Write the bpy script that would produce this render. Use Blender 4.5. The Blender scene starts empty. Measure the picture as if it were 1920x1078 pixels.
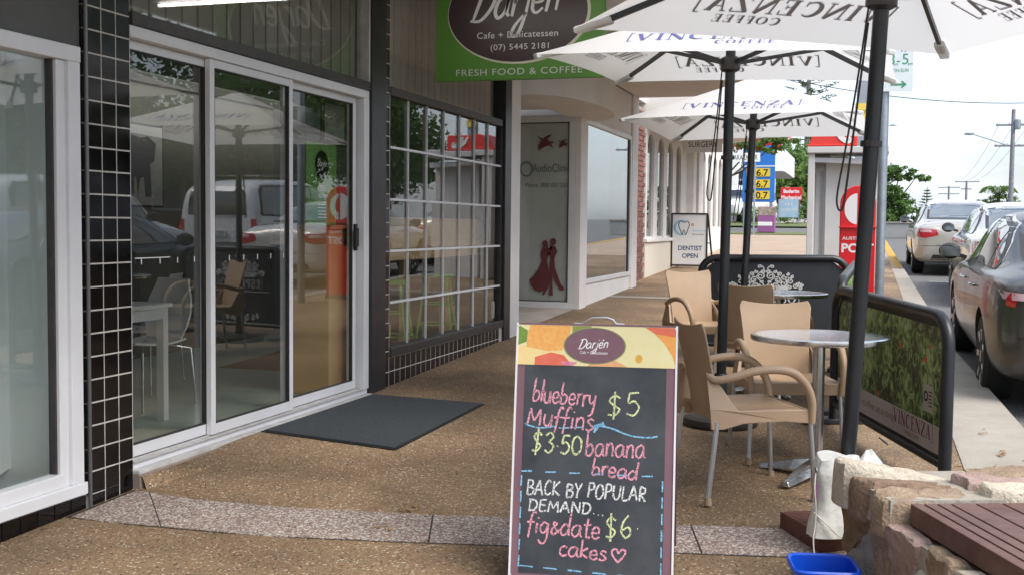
import bpy, bmesh, math, random
import numpy as np
from math import sin, cos, pi, radians, sqrt, atan2
from mathutils import Vector, Matrix
from mathutils.bvhtree import BVHTree
random.seed(7); rng = np.random.default_rng(7)
SC = bpy.context.scene
COL = SC.collection

# ------------------------------------------------------------------ camera
cam_d = bpy.data.cameras.new('camera'); cam = bpy.data.objects.new('camera', cam_d); COL.objects.link(cam)
YAW, PITCH, ROLL = radians(17.3946), radians(3.1507), 0.010
fw = Vector((-sin(YAW)*cos(PITCH), cos(YAW)*cos(PITCH), -sin(PITCH)))
rt = Vector((cos(YAW), sin(YAW), 0)); up = rt.cross(fw)
r2 = rt*cos(ROLL)+up*sin(ROLL); u2 = up*cos(ROLL)-rt*sin(ROLL)
cm = Matrix((r2, u2, -fw)).transposed().to_4x4(); cm.translation = (0, 0, 1.47)
cam.matrix_world = cm
cam_d.sensor_width = 36; cam_d.lens = 2100/1920*36; cam_d.clip_start = 0.05; cam_d.clip_end = 3000
cam_d.dof.use_dof = False
SC.camera = cam

# ------------------------------------------------------------------ sky, sun, exposure
SUN_EL, SUN_ROT = radians(52), radians(118)
w = bpy.data.worlds.new('World'); SC.world = w; w.use_nodes = True
nt = w.node_tree; nt.nodes.clear()
N = nt.nodes.new; Lk = nt.links.new
sky = N('ShaderNodeTexSky'); sky.sky_type = 'NISHITA'; sky.sun_disc = False
sky.sun_elevation = SUN_EL; sky.sun_rotation = SUN_ROT; sky.air_density = 1.0; sky.dust_density = 3.0
tc = N('ShaderNodeTexCoord'); mp = N('ShaderNodeMapping'); mp.inputs['Scale'].default_value = (1.0, 1.0, 2.6)
Lk(tc.outputs['Generated'], mp.inputs['Vector'])
nz = N('ShaderNodeTexNoise'); nz.inputs['Scale'].default_value = 1.7; nz.inputs['Detail'].default_value = 7; nz.inputs['Roughness'].default_value = .55
Lk(mp.outputs['Vector'], nz.inputs['Vector'])
cr = N('ShaderNodeValToRGB'); cr.color_ramp.elements[0].position = .42; cr.color_ramp.elements[1].position = .60
cr.color_ramp.elements[0].color = (.12, .12, .12, 1); cr.color_ramp.elements[1].color = (1, 1, 1, 1)
Lk(nz.outputs['Fac'], cr.inputs['Fac'])
mx = N('ShaderNodeMix'); mx.data_type = 'RGBA'
hsv = N('ShaderNodeHueSaturation'); hsv.inputs['Value'].default_value = .80; hsv.inputs['Saturation'].default_value = 1.1; Lk(sky.outputs['Color'], hsv.inputs['Color'])
Lk(cr.outputs['Color'], mx.inputs[0]); Lk(hsv.outputs['Color'], mx.inputs[6]); mx.inputs[7].default_value = (3.35, 3.62, 4.0, 1)
bg = N('ShaderNodeBackground'); bg.inputs['Strength'].default_value = 0.15
Lk(mx.outputs[2], bg.inputs['Color'])
wo = N('ShaderNodeOutputWorld'); Lk(bg.outputs[0], wo.inputs['Surface'])
sun_d = bpy.data.lights.new('sun', 'SUN'); sun = bpy.data.objects.new('sun', sun_d); COL.objects.link(sun)
sun_d.energy = 1.5; sun_d.angle = radians(35); sun_d.color = (1, .97, .92)
sd = Vector((sin(SUN_ROT)*cos(SUN_EL), cos(SUN_ROT)*cos(SUN_EL), sin(SUN_EL)))
sun.rotation_euler = sd.to_track_quat('Z', 'Y').to_euler()
SC.view_settings.view_transform = 'Standard'; SC.view_settings.look = 'None'
SC.view_settings.gamma = 1; SC.view_settings.use_curve_mapping = False
SC.view_settings.exposure = 1.28
SC.render.engine = 'CYCLES'
try:
    SC.cycles.use_denoising = True
    SC.cycles.max_bounces = 10; SC.cycles.transparent_max_bounces = 24; SC.cycles.caustics_reflective = False; SC.cycles.caustics_refractive = False
except Exception: pass

# ------------------------------------------------------------------ helpers
def gz(y):
    if y < 60: return .03*y
    t = min(1, (y-60)/60); return 1.8+.9*(t-t*t/2)

def mat(name, col, rough=.6, metal=0, noise=None, bump=None, spec=.5, coat=0, trans=0):
    """noise=(scale, amount[, col2[, contrast]]) colour variation; bump=(scale, strength)"""
    m = bpy.data.materials.new(name); m.use_nodes = True
    t = m.node_tree; b = t.nodes['Principled BSDF']
    b.inputs['Base Color'].default_value = (*col, 1); b.inputs['Roughness'].default_value = rough
    b.inputs['Metallic'].default_value = metal; b.inputs['Specular IOR Level'].default_value = spec
    if coat: b.inputs['Coat Weight'].default_value = coat; b.inputs['Coat Roughness'].default_value = .05
    tcn = t.nodes.new('ShaderNodeTexCoord')
    if noise:
        s, amt = noise[0], noise[1]
        c2 = noise[2] if len(noise) > 2 else tuple(c*(1-amt) for c in col)
        n = t.nodes.new('ShaderNodeTexNoise'); n.inputs['Scale'].default_value = s; n.inputs['Detail'].default_value = 6
        n.inputs['Roughness'].default_value = .65
        t.links.new(tcn.outputs['Object'], n.inputs['Vector'])
        r = t.nodes.new('ShaderNodeValToRGB'); k = noise[3] if len(noise) > 3 else .25
        r.color_ramp.elements[0].position = .5-k/2; r.color_ramp.elements[1].position = .5+k/2
        t.links.new(n.outputs['Fac'], r.inputs['Fac'])
        mm = t.nodes.new('ShaderNodeMix'); mm.data_type = 'RGBA'
        mm.inputs[6].default_value = (*col, 1); mm.inputs[7].default_value = (*c2, 1)
        t.links.new(r.outputs['Color'], mm.inputs[0]); t.links.new(mm.outputs[2], b.inputs['Base Color'])
        r2_ = t.nodes.new('ShaderNodeMapRange'); r2_.inputs['To Min'].default_value = max(0, rough-.08); r2_.inputs['To Max'].default_value = min(1, rough+.12)
        t.links.new(n.outputs['Fac'], r2_.inputs['Value']); t.links.new(r2_.outputs[0], b.inputs['Roughness'])
    if bump:
        n2 = t.nodes.new('ShaderNodeTexNoise'); n2.inputs['Scale'].default_value = bump[0]; n2.inputs['Detail'].default_value = 5
        t.links.new(tcn.outputs['Object'], n2.inputs['Vector'])
        bp = t.nodes.new('ShaderNodeBump'); bp.inputs['Strength'].default_value = bump[1]; bp.inputs['Distance'].default_value = .01
        t.links.new(n2.outputs['Fac'], bp.inputs['Height']); t.links.new(bp.outputs[0], b.inputs['Normal'])
    return m

def var_random(m, amt=.25):
    """per-object value variation (each tile, stone or brick a little different)"""
    t = m.node_tree; b = t.nodes['Principled BSDF']; oi = t.nodes.new('ShaderNodeObjectInfo')
    hs = t.nodes.new('ShaderNodeHueSaturation'); mr = t.nodes.new('ShaderNodeMapRange')
    mr.inputs['To Min'].default_value = 1-amt; mr.inputs['To Max'].default_value = 1+amt
    t.links.new(oi.outputs['Random'], mr.inputs['Value']); t.links.new(mr.outputs[0], hs.inputs['Value'])
    inp = b.inputs['Base Color']
    if inp.links: src = inp.links[0].from_socket; t.links.new(src, hs.inputs['Color'])
    else: hs.inputs['Color'].default_value = inp.default_value
    t.links.new(hs.outputs['Color'], inp); return m

def glass_mat(name, tint=(.965, .975, .968), r0=.085, rough=0.0):
    m = bpy.data.materials.new(name); m.use_nodes = True; t = m.node_tree; t.nodes.clear()
    o = t.nodes.new('ShaderNodeOutputMaterial'); mixn = t.nodes.new('ShaderNodeMixShader')
    tr = t.nodes.new('ShaderNodeBsdfTransparent'); tr.inputs['Color'].default_value = (*tint, 1)
    gl = t.nodes.new('ShaderNodeBsdfGlossy'); gl.inputs['Roughness'].default_value = rough
    lw = t.nodes.new('ShaderNodeLayerWeight'); lw.inputs['Blend'].default_value = .5
    pw = t.nodes.new('ShaderNodeMath'); pw.operation = 'POWER'; pw.inputs[1].default_value = 5
    t.links.new(lw.outputs['Facing'], pw.inputs[0])
    mr = t.nodes.new('ShaderNodeMapRange'); mr.inputs['To Min'].default_value = r0; mr.inputs['To Max'].default_value = 1
    t.links.new(pw.outputs[0], mr.inputs['Value']); t.links.new(mr.outputs[0], mixn.inputs[0])
    t.links.new(tr.outputs[0], mixn.inputs[1]); t.links.new(gl.outputs[0], mixn.inputs[2]); t.links.new(mixn.outputs[0], o.inputs['Surface'])
    return m

def emit_mat(name, col, s):
    m = bpy.data.materials.new(name); m.use_nodes = True; b = m.node_tree.nodes['Principled BSDF']
    b.inputs['Base Color'].default_value = (*col, 1); b.inputs['Emission Color'].default_value = (*col, 1); b.inputs['Emission Strength'].default_value = s
    return m

def cloth_mat(name, col, transl=.35):
    m = bpy.data.materials.new(name); m.use_nodes = True; t = m.node_tree; b = t.nodes['Principled BSDF']
    b.inputs['Roughness'].default_value = .85; b.inputs['Base Color'].default_value = (*col, 1); b.inputs['Specular IOR Level'].default_value = .15
    o = t.nodes['Material Output']; tl = t.nodes.new('ShaderNodeBsdfTranslucent'); tl.inputs['Color'].default_value = (*col, 1)
    ms = t.nodes.new('ShaderNodeMixShader'); ms.inputs[0].default_value = transl
    n = t.nodes.new('ShaderNodeTexNoise'); n.inputs['Scale'].default_value = 1.6; n.inputs['Detail'].default_value = 4
    tcn = t.nodes.new('ShaderNodeTexCoord'); t.links.new(tcn.outputs['Object'], n.inputs['Vector'])
    bp = t.nodes.new('ShaderNodeBump'); bp.inputs['Strength'].default_value = .25; bp.inputs['Distance'].default_value = .02
    t.links.new(n.outputs['Fac'], bp.inputs['Height']); t.links.new(bp.outputs[0], b.inputs['Normal'])
    t.links.new(b.outputs[0], ms.inputs[1]); t.links.new(tl.outputs[0], ms.inputs[2]); t.links.new(ms.outputs[0], o.inputs['Surface'])
    return m

class MB:
    def __init__(s): s.v = []; s.f = []
    def add(s, vs, fs):
        o = len(s.v); s.v += [tuple(p) for p in vs]; s.f += [tuple(i+o for i in f) for f in fs]; return s
    def box(s, x0, x1, y0, y1, z0, z1):
        return s.add([(x0,y0,z0),(x1,y0,z0),(x1,y1,z0),(x0,y1,z0),(x0,y0,z1),(x1,y0,z1),(x1,y1,z1),(x0,y1,z1)],
                     [(0,3,2,1),(4,5,6,7),(0,1,5,4),(1,2,6,5),(2,3,7,6),(3,0,4,7)])
    def obox(s, c, ax, ay, az, hx, hy, hz):
        c = Vector(c); ax, ay, az = Vector(ax)*hx, Vector(ay)*hy, Vector(az)*hz
        P = [c+ax*i+ay*j+az*k for k in (-1,1) for i, j in ((-1,-1),(1,-1),(1,1),(-1,1))]
        return s.add(P, [(0,3,2,1),(4,5,6,7),(0,1,5,4),(1,2,6,5),(2,3,7,6),(3,0,4,7)])
    def bar(s, p0, p1, wd, hg, upv=(0,0,1)):
        p0, p1 = Vector(p0), Vector(p1); d = (p1-p0); L = d.length; d.normalize(); u = Vector(upv)
        if abs(d.dot(u)) > .99: u = Vector((1,0,0))
        r = d.cross(u).normalized(); u = r.cross(d)
        return s.obox((p0+p1)/2, r, d, u, wd/2, L/2, hg/2)
    def tube(s, pts, r, n=10, cap=True, closed=False):
        pts = [Vector(p) for p in pts]; m = len(pts)
        rs = r if isinstance(r, (list, tuple)) else [r]*m
        o = len(s.v); prev = None
        for i, p in enumerate(pts):
            if closed: t = pts[(i+1) % m]-pts[i-1]
            else: t = pts[min(i+1, m-1)]-pts[max(i-1, 0)]
            t.normalize()
            if prev is None:
                a = Vector((0,0,1)) if abs(t.z) < .9 else Vector((1,0,0)); u = t.cross(a).normalized()
            else: u = (prev-t*prev.dot(t)).normalized()
            prev = u; v = t.cross(u)
            for k in range(n):
                a = 2*pi*k/n; q = p+(u*cos(a)+v*sin(a))*rs[i]; s.v.append(tuple(q))
        for i in range(m if closed else m-1):
            j = (i+1) % m
            for k in range(n):
                k2 = (k+1) % n; s.f.append((o+i*n+k, o+i*n+k2, o+j*n+k2, o+j*n+k))
        if cap and not closed:
            s.f.append(tuple(o+k for k in range(n))[::-1]); s.f.append(tuple(o+(m-1)*n+k for k in range(n)))
        return s
    def lathe(s, prof, c=(0,0,0), n=32, axis='z', sx=1, sy=1):
        o = len(s.v); m = len(prof)
        for (r, z) in prof:
            for k in range(n):
                a = 2*pi*k/n; x, y = r*cos(a)*sx, r*sin(a)*sy
                if axis == 'z': p = (c[0]+x, c[1]+y, c[2]+z)
                elif axis == 'x': p = (c[0]+z, c[1]+x, c[2]+y)
                else: p = (c[0]+y, c[1]+z, c[2]+x)
                s.v.append(p)
        for i in range(m-1):
            for k in range(n):
                k2 = (k+1) % n; s.f.append((o+i*n+k, o+i*n+k2, o+(i+1)*n+k2, o+(i+1)*n+k))
        if prof[0][0] > 1e-5: s.f.append(tuple(o+k for k in range(n))[::-1])
        if prof[-1][0] > 1e-5: s.f.append(tuple(o+(m-1)*n+k for k in range(n)))
        return s
    def prism(s, poly, fn0, fn1):
        n = len(poly); P = [fn0(*p) for p in poly]+[fn1(*p) for p in poly]
        return s.add(P, [tuple(range(n))[::-1], tuple(range(n, 2*n))]+[(i, (i+1) % n, n+(i+1) % n, n+i) for i in range(n)])
    def plate(s, poly, axis, a, b):
        """polygon in the plane across an axis, thick from a to b"""
        if axis == 'x': g = lambda t: (lambda u, v: (t, u, v))
        elif axis == 'y': g = lambda t: (lambda u, v: (u, t, v))
        else: g = lambda t: (lambda u, v: (u, v, t))
        return s.prism(poly, g(a), g(b))
    def grid(s, fn, nu, nv, th=None):
        o = len(s.v)
        P = [[Vector(fn(i/nu, j/nv)) for j in range(nv+1)] for i in range(nu+1)]
        def idx(i, j, k=0): return o+k*(nu+1)*(nv+1)+i*(nv+1)+j
        for r in P:
            for p in r: s.v.append(tuple(p))
        for i in range(nu):
            for j in range(nv): s.f.append((idx(i,j), idx(i+1,j), idx(i+1,j+1), idx(i,j+1)))
        if th:
            for i in range(nu+1):
                for j in range(nv+1):
                    a = P[min(i+1,nu)][j]-P[max(i-1,0)][j]; b = P[i][min(j+1,nv)]-P[i][max(j-1,0)]
                    nn = a.cross(b)
                    if nn.length < 1e-9: nn = Vector((0,0,1))
                    nn.normalize(); s.v.append(tuple(P[i][j]-nn*th))
            for i in range(nu):
                for j in range(nv): s.f.append((idx(i,j+1,1), idx(i+1,j+1,1), idx(i+1,j,1), idx(i,j,1)))
            for i in range(nu):
                s.f.append((idx(i,0), idx(i,0,1), idx(i+1,0,1), idx(i+1,0))); s.f.append((idx(i,nv), idx(i+1,nv), idx(i+1,nv,1), idx(i,nv,1)))
            for j in range(nv):
                s.f.append((idx(0,j), idx(0,j+1), idx(0,j+1,1), idx(0,j,1))); s.f.append((idx(nu,j), idx(nu,j,1), idx(nu,j+1,1), idx(nu,j+1)))
        return s
    def ribbon(s, pts, wd, fn):
        """flat stroke: 2D points (x,y), width wd or list of widths; fn maps (x,y)->3D"""
        m = len(pts); ws = wd if isinstance(wd, (list, tuple)) else [wd]*m
        o = len(s.v)
        for i in range(m):
            a = pts[max(i-1,0)]; b = pts[min(i+1,m-1)]; dx, dy = b[0]-a[0], b[1]-a[1]; L = sqrt(dx*dx+dy*dy) or 1
            nx, ny = -dy/L*ws[i]/2, dx/L*ws[i]/2; p = pts[i]
            s.v.append(tuple(fn(p[0]-nx, p[1]-ny))); s.v.append(tuple(fn(p[0]+nx, p[1]+ny)))
        for i in range(m-1): s.f.append((o+2*i, o+2*i+2, o+2*i+3, o+2*i+1))
        return s
    def mesh(s, name, mt, smooth=False, angle=38):
        me = bpy.data.meshes.new(name); me.from_pydata(s.v, [], s.f)
        if mt: me.materials.append(mt)
        if smooth:
            me.polygons.foreach_set('use_smooth', [True]*len(me.polygons))
            try: me.set_sharp_from_angle(angle=radians(angle))
            except Exception: pass
        me.update(); return me
    def build(s, name, mt, parent=None, smooth=False, bevel=0, kind=None, world=False, label=None, seg=2, fix=True):
        if world and parent is not None:
            inv = parent.matrix_world_calc.inverted() if hasattr(parent, 'matrix_world_calc') else (Matrix.Translation(parent.location) @ parent.rotation_euler.to_matrix().to_4x4()).inverted()
            s.v = [tuple(inv @ Vector(p)) for p in s.v]
        me = s.mesh(name, mt, smooth)
        if fix and len(me.polygons) < 20000 and not name.startswith(('lettering', 'ornament', 'print')):
            bm = bmesh.new(); bm.from_mesh(me); bmesh.ops.recalc_face_normals(bm, faces=bm.faces); bm.to_mesh(me); bm.free()
        o = bpy.data.objects.new(name, me); COL.objects.link(o)
        if parent is not None: o.parent = parent
        if bevel:
            b = o.modifiers.new('bevel', 'BEVEL'); b.width = bevel; b.segments = seg; b.limit_method = 'ANGLE'; b.angle_limit = radians(40)
        if kind: o['kind'] = kind
        if label: o['label'] = label
        return o

def tag(o, label, cat, group=None):
    o['label'] = label; o['category'] = cat
    if group: o['group'] = group
    return o
def thing(name, label, cat, loc=(0,0,0), rot=0, group=None):
    o = bpy.data.objects.new(name, None); COL.objects.link(o); o.empty_display_size = .1
    o.location = loc; o.rotation_euler = (0, 0, rot) if not isinstance(rot, tuple) else rot
    return tag(o, label, cat, group)
def children(o): return [c for c in bpy.data.objects if c.parent == o]
def copy_tree(o, parent=None):
    c = o.copy(); COL.objects.link(c); c.parent = parent
    for ch in children(o): copy_tree(ch, c)
    return c
def copy_thing(o, label, loc, rot=None):
    c = copy_tree(o); c.location = loc
    if rot is not None: c.rotation_euler = (0, 0, rot)
    c['label'] = label; return c
def piece(src, loc, parent=None, rot=None, scale=None):
    c = src.copy(); COL.objects.link(c); c.location = loc
    if parent is not None: c.parent = parent
    if rot: c.rotation_euler = rot
    if scale: c.scale = scale
    return c

def catmull(pts, k=5):
    if len(pts) < 3: return list(pts)
    P = [pts[0]]+list(pts)+[pts[-1]]; out = []
    for i in range(1, len(P)-2):
        p0, p1, p2, p3 = P[i-1], P[i], P[i+1], P[i+2]
        for j in range(k):
            t = j/k
            out.append(tuple(.5*((2*p1[d])+(-p0[d]+p2[d])*t+(2*p0[d]-5*p1[d]+4*p2[d]-p3[d])*t*t+(-p0[d]+3*p1[d]-3*p2[d]+p3[d])*t**3) for d in range(len(p1))))
    out.append(tuple(pts[-1])); return out
def arcpts(cx, cy, rx, ry, a0, a1, n=14):
    return [(cx+rx*cos(radians(a0+(a1-a0)*i/n)), cy+ry*sin(radians(a0+(a1-a0)*i/n))) for i in range(n+1)]

# ---- lettering: sans via text curves, serif / handwriting via strokes
_tcache = {}
def text_geo(s, size=1.0, spacing=1.0, shear=0, bold=0):
    key = (s, spacing, shear, bold)
    if key not in _tcache:
        cu = bpy.data.curves.new('text', 'FONT'); cu.body = s; cu.space_character = spacing; cu.shear = shear; cu.offset = bold
        cu.align_x = 'CENTER'; cu.resolution_u = 4; cu.size = 1
        o = bpy.data.objects.new('text', cu); COL.objects.link(o)
        dg = bpy.context.evaluated_depsgraph_get(); me = bpy.data.meshes.new_from_object(o.evaluated_get(dg))
        vs = [(v.co.x, v.co.y) for v in me.vertices]; fs = [tuple(p.vertices) for p in me.polygons]
        bpy.data.objects.remove(o); bpy.data.curves.remove(cu); bpy.data.meshes.remove(me); _tcache[key] = (vs, fs)
    vs, fs = _tcache[key]; return [(x*size, y*size) for x, y in vs], fs
def text_to(mb, s, size, fn, width=None, **k):
    """centred text; fn maps text-plane (x,y) -> 3D. width: fit to this width"""
    vs, fs = text_geo(s, size, **k)
    sx = 1
    if width and vs:
        xs = [p[0] for p in vs]; sx = width/(max(xs)-min(xs)); cx = (max(xs)+min(xs))/2; vs = [((x-cx)*sx, y) for x, y in vs]
    mb.add([fn(x, y) for x, y in vs], fs); return mb
def frame(o, ex, ey, eps=0):
    o, ex, ey = Vector(o), Vector(ex).normalized(), Vector(ey).normalized(); n = ex.cross(ey)*eps
    return lambda x, y: o+ex*x+ey*y+n

SERIF = {
 'V': (.78, [([(.08,1),(.36,0)],.17), ([(.36,.02),(.64,1)],.06), ([(-.04,.97),(.24,.97)],.05), ([(.5,.97),(.76,.97)],.05)]),
 'I': (.42, [([(.2,0),(.2,1)],.16), ([(.04,.03),(.36,.03)],.05), ([(.04,.97),(.36,.97)],.05)]),
 'N': (.92, [([(.14,0),(.14,1)],.06), ([(.14,1),(.74,0)],.17), ([(.74,0),(.74,1)],.06), ([(0,.03),(.28,.03)],.05), ([(-.02,.97),(.16,.97)],.05), ([(.6,.97),(.88,.97)],.05)]),
 'C': (.84, [(arcpts(.42,.5,.34,.46,48,312,16), [.05,.06,.08,.1,.12,.15,.17,.18,.18,.18,.17,.15,.12,.1,.08,.06,.05]), ([(.7,.66),(.7,.98)],.045)]),
 'E': (.74, [([(.2,0),(.2,1)],.16), ([(.04,.97),(.6,.97)],.05), ([(.04,.03),(.64,.03)],.05), ([(.2,.52),(.48,.52)],.05), ([(.6,.99),(.6,.75)],.045), ([(.64,.01),(.66,.28)],.045), ([(.48,.64),(.48,.4)],.04)]),
 'Z': (.74, [([(.05,.97),(.62,.97)],.05), ([(.6,.97),(.08,.03)],.17), ([(.06,.03),(.66,.03)],.05), ([(.07,.99),(.07,.74)],.045), ([(.66,.01),(.66,.28)],.045)]),
 'A': (.84, [([(.12,0),(.4,1)],.06), ([(.38,1),(.68,0)],.17), ([(.2,.33),(.58,.33)],.05), ([(0,.03),(.24,.03)],.05), ([(.54,.03),(.82,.03)],.05)]),
 '[': (.36, [([(.12,-.15),(.12,1.15)],.06), ([(.1,1.13),(.3,1.13)],.05), ([(.1,-.13),(.3,-.13)],.05)]),
 ']': (.36, [([(.22,-.15),(.22,1.15)],.06), ([(.04,1.13),(.24,1.13)],.05), ([(.04,-.13),(.24,-.13)],.05)]),
 'O': (.9, [(arcpts(.43,.5,.35,.46,0,360,24), [.17,.165,.15,.12,.08,.06,.05,.06,.08,.12,.15,.165,.17,.165,.15,.12,.08,.06,.05,.06,.08,.12,.15,.165,.17])]),
 'F': (.68, [([(.2,0),(.2,1)],.16), ([(.04,.97),(.58,.97)],.05), ([(.04,.03),(.38,.03)],.05), ([(.2,.5),(.46,.5)],.05), ([(.58,.99),(.58,.75)],.045), ([(.46,.62),(.46,.38)],.04)]),
 'S': (.66, [(catmull([(.54,.8),(.46,.94),(.3,.97),(.13,.88),(.12,.68),(.32,.53),(.5,.4),(.54,.2),(.42,.05),(.24,.02),(.08,.16)],3), .12), ([(.56,.7),(.56,.98)],.04), ([(.07,.02),(.07,.3)],.04)]),
 'P': (.72, [([(.2,0),(.2,1)],.16), ([(.04,.03),(.38,.03)],.05), ([(.04,.97),(.4,.97)],.05), (arcpts(.38,.73,.22,.24,90,-90,10), [.05,.07,.1,.13,.15,.16,.15,.13,.1,.07,.05]), ([(.2,.49),(.4,.49)],.05)]),
 'R': (.84, [([(.2,0),(.2,1)],.16), ([(.04,.03),(.36,.03)],.05), ([(.04,.97),(.4,.97)],.05), (arcpts(.38,.74,.21,.23,90,-90,10), [.05,.07,.1,.13,.15,.16,.15,.13,.1,.07,.05]), ([(.38,.5),(.7,.02)],.15), ([(.2,.51),(.4,.51)],.05)]),
 ' ': (.4, []),
}
def serif_to(mb, s, height, fn, cx=0, y0=0, track=.1):
    W = sum(SERIF[c][0]+track for c in s)-track; x = -W/2*height+cx
    for c in s:
        adv, st = SERIF[c]
        for pts, wd in st:
            P = []
            for i in range(len(pts)-1 if len(pts) == 2 else 0): pass
            P = pts if len(pts) > 2 else [pts[0], ((pts[0][0]+pts[1][0])/2, (pts[0][1]+pts[1][1])/2), pts[1]]
            ww = [q*height for q in wd] if isinstance(wd, list) else wd*height
            mb.ribbon([(x+p[0]*height, y0+p[1]*height) for p in P], ww, fn)
        x += (adv+track)*height
    return W*height

HAND = {
 'a': (.95, [[(.72,.85),(.45,1),(.12,.75),(.06,.3),(.28,0),(.58,.2),(.72,.85)],[(.72,.9),(.72,.25),(.9,.02)]]),
 'b': (.85, [[(.12,1.9),(.1,1),(.08,.02)],[(.08,.05),(.35,-.03),(.62,.2),(.66,.6),(.42,.88),(.1,.62)]]),
 'c': (.75, [[(.65,.85),(.4,1),(.12,.75),(.08,.3),(.33,0),(.68,.15)]]),
 'd': (.9, [[(.66,.75),(.35,.92),(.07,.5),(.15,.06),(.42,.04),(.66,.45)],[(.74,1.9),(.7,.8),(.73,0)]]),
 'e': (.82, [[(.1,.48),(.58,.52),(.58,.85),(.35,1),(.1,.72),(.12,.2),(.4,0),(.7,.2)]]),
 'f': (.62, [[(.6,1.65),(.42,1.82),(.26,1.4),(.22,.5),(.16,-.5)],[(-.05,.85),(.55,.92)]]),
 'g': (.88, [[(.66,.8),(.35,1),(.07,.6),(.2,.12),(.5,.22),(.68,.9)],[(.68,.95),(.68,0),(.55,-.7),(.22,-.8),(.02,-.5)]]),
 'i': (.38, [[(.15,.95),(.15,0)],[(.18,1.38),(.2,1.48)]]),
 'j': (.5, [[(.3,1),(.28,0),(.1,-.85),(-.25,-.9),(-.2,-.5),(.3,.1)],[(.36,1.38),(.4,1.46)]]),
 'k': (.75, [[(.1,1.8),(.1,0)],[(.6,1),(.12,.45),(.65,0)]]),
 'l': (.3, [[(.12,1.9),(.1,0)]]),
 'm': (1.1, [[(.1,1),(.1,0)],[(.1,.6),(.3,1),(.5,.8),(.5,0)],[(.5,.6),(.75,1),(.95,.8),(.95,0)]]),
 'n': (.85, [[(.1,1),(.1,0)],[(.1,.6),(.35,1),(.6,.85),(.64,0)]]),
 'r': (.6, [[(.1,1),(.12,0)],[(.12,.6),(.3,.95),(.55,.95)]]),
 's': (.66, [[(.55,.85),(.3,1),(.1,.75),(.35,.5),(.55,.25),(.3,0),(.02,.1)]]),
 't': (.65, [[(.3,1.6),(.26,.3),(.4,0),(.58,.12)],[(0,1.05),(.6,1.12)]]),
 'u': (.85, [[(.08,1),(.08,.3),(.3,0),(.55,.2),(.62,1)],[(.62,1),(.66,0)]]),
 'y': (.85, [[(.08,1),(.12,.42),(.35,.25),(.6,.5)],[(.66,1),(.62,0),(.47,-.7),(.15,-.9)]]),
 'M': (1.2, [[(.02,0),(.12,1.45)],[(.12,1.45),(.5,.35)],[(.5,.35),(.9,1.45)],[(.9,1.45),(.98,0)]]),
 '&': (.8, [[(.7,.1),(.25,.75),(.3,1),(.5,.85),(.15,.4),(.15,.05),(.4,-.02),(.72,.4)]]),
 '$': (1.05, [[(.8,1.25),(.5,1.45),(.2,1.15),(.45,.8),(.75,.5),(.5,.15),(.12,.2)],[(.5,1.75),(.42,-.15)]]),
 '3': (.9, [[(.1,1.2),(.4,1.45),(.68,1.15),(.35,.8)],[(.35,.8),(.75,.5),(.45,.02),(.08,.2)]]),
 '5': (.9, [[(.75,1.42),(.25,1.4)],[(.25,1.4),(.18,.82),(.5,.9),(.75,.5),(.48,.03),(.1,.15)]]),
 '0': (.95, [[(.42,1.42),(.12,1.1),(.1,.4),(.4,0),(.75,.35),(.75,1.05),(.42,1.42)]]),
 '6': (.95, [[(.62,1.45),(.25,1.0),(.12,.4),(.4,0),(.72,.25),(.6,.68),(.2,.5)]]),
 '.': (.35, [[(.12,.5),(.17,.55)]]),
 '*': (.6, [[(.12,.45),(.2,.5)]]),
 '@': (1.2, [[(.55,.0),(.1,.75),(.15,1.15),(.4,1.15),(.55,.8)],[(.55,.8),(.75,1.15),(1.02,1.1),(1.0,.7),(.55,0)]]),
 'D_': (1.25, [[(.42,1.7),(.28,.9),(.1,.05)],[(.05,1.5),(.6,1.72),(1.12,1.35),(1.05,.6),(.55,.02),(-.05,.05)]]),
 'acute': (0, [[(-.38,1.35),(-.16,1.5)]]),
 ' ': (.5, []),
}
CAPS = {
 'A': (.85, [[(0,0),(.35,1)],[(.35,1),(.72,0)],[(.15,.35),(.6,.38)]]),
 'B': (.75, [[(.08,0),(.08,1)],[(.08,1),(.5,.9),(.45,.6),(.1,.52)],[(.1,.52),(.62,.4),(.5,.05),(.08,0)]]),
 'C': (.75, [[(.6,.85),(.35,1),(.08,.6),(.15,.1),(.4,0),(.65,.15)]]),
 'K': (.8, [[(.08,0),(.1,1)],[(.6,1),(.12,.45),(.68,0)]]),
 'Y': (.75, [[(.02,1),(.32,.5)],[(.65,1),(.32,.5),(.25,0)]]),
 'P': (.7, [[(.08,0),(.1,1)],[(.1,1),(.5,.95),(.52,.6),(.1,.48)]]),
 'O': (.85, [[(.35,1),(.08,.7),(.1,.2),(.4,0),(.68,.35),(.62,.85),(.35,1)]]),
 'U': (.85, [[(.08,1),(.08,.3),(.35,0),(.62,.25),(.68,1)]]),
 'L': (.65, [[(.1,1),(.08,.02),(.55,.02)]]),
 'R': (.8, [[(.08,0),(.1,1)],[(.1,1),(.5,.9),(.5,.6),(.1,.5)],[(.15,.5),(.62,0)]]),
 'D': (.85, [[(.12,1),(.1,0)],[(0,.98),(.5,.9),(.68,.5),(.45,.08),(.02,.0)]]),
 'E': (.7, [[(.55,.98),(.1,.95)],[(.1,.95),(.08,0),(.58,.03)],[(.1,.5),(.48,.52)]]),
 'M': (1.0, [[(.04,0),(.14,1)],[(.14,1),(.42,.35)],[(.42,.35),(.74,1)],[(.74,1),(.82,0)]]),
 'N': (.85, [[(.08,0),(.1,1)],[(.1,1),(.64,.02)],[(.64,.02),(.66,1)]]),
 '.': (.35, [[(.1,.0),(.15,.05)]]), ' ': (.45, []),
}
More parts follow.
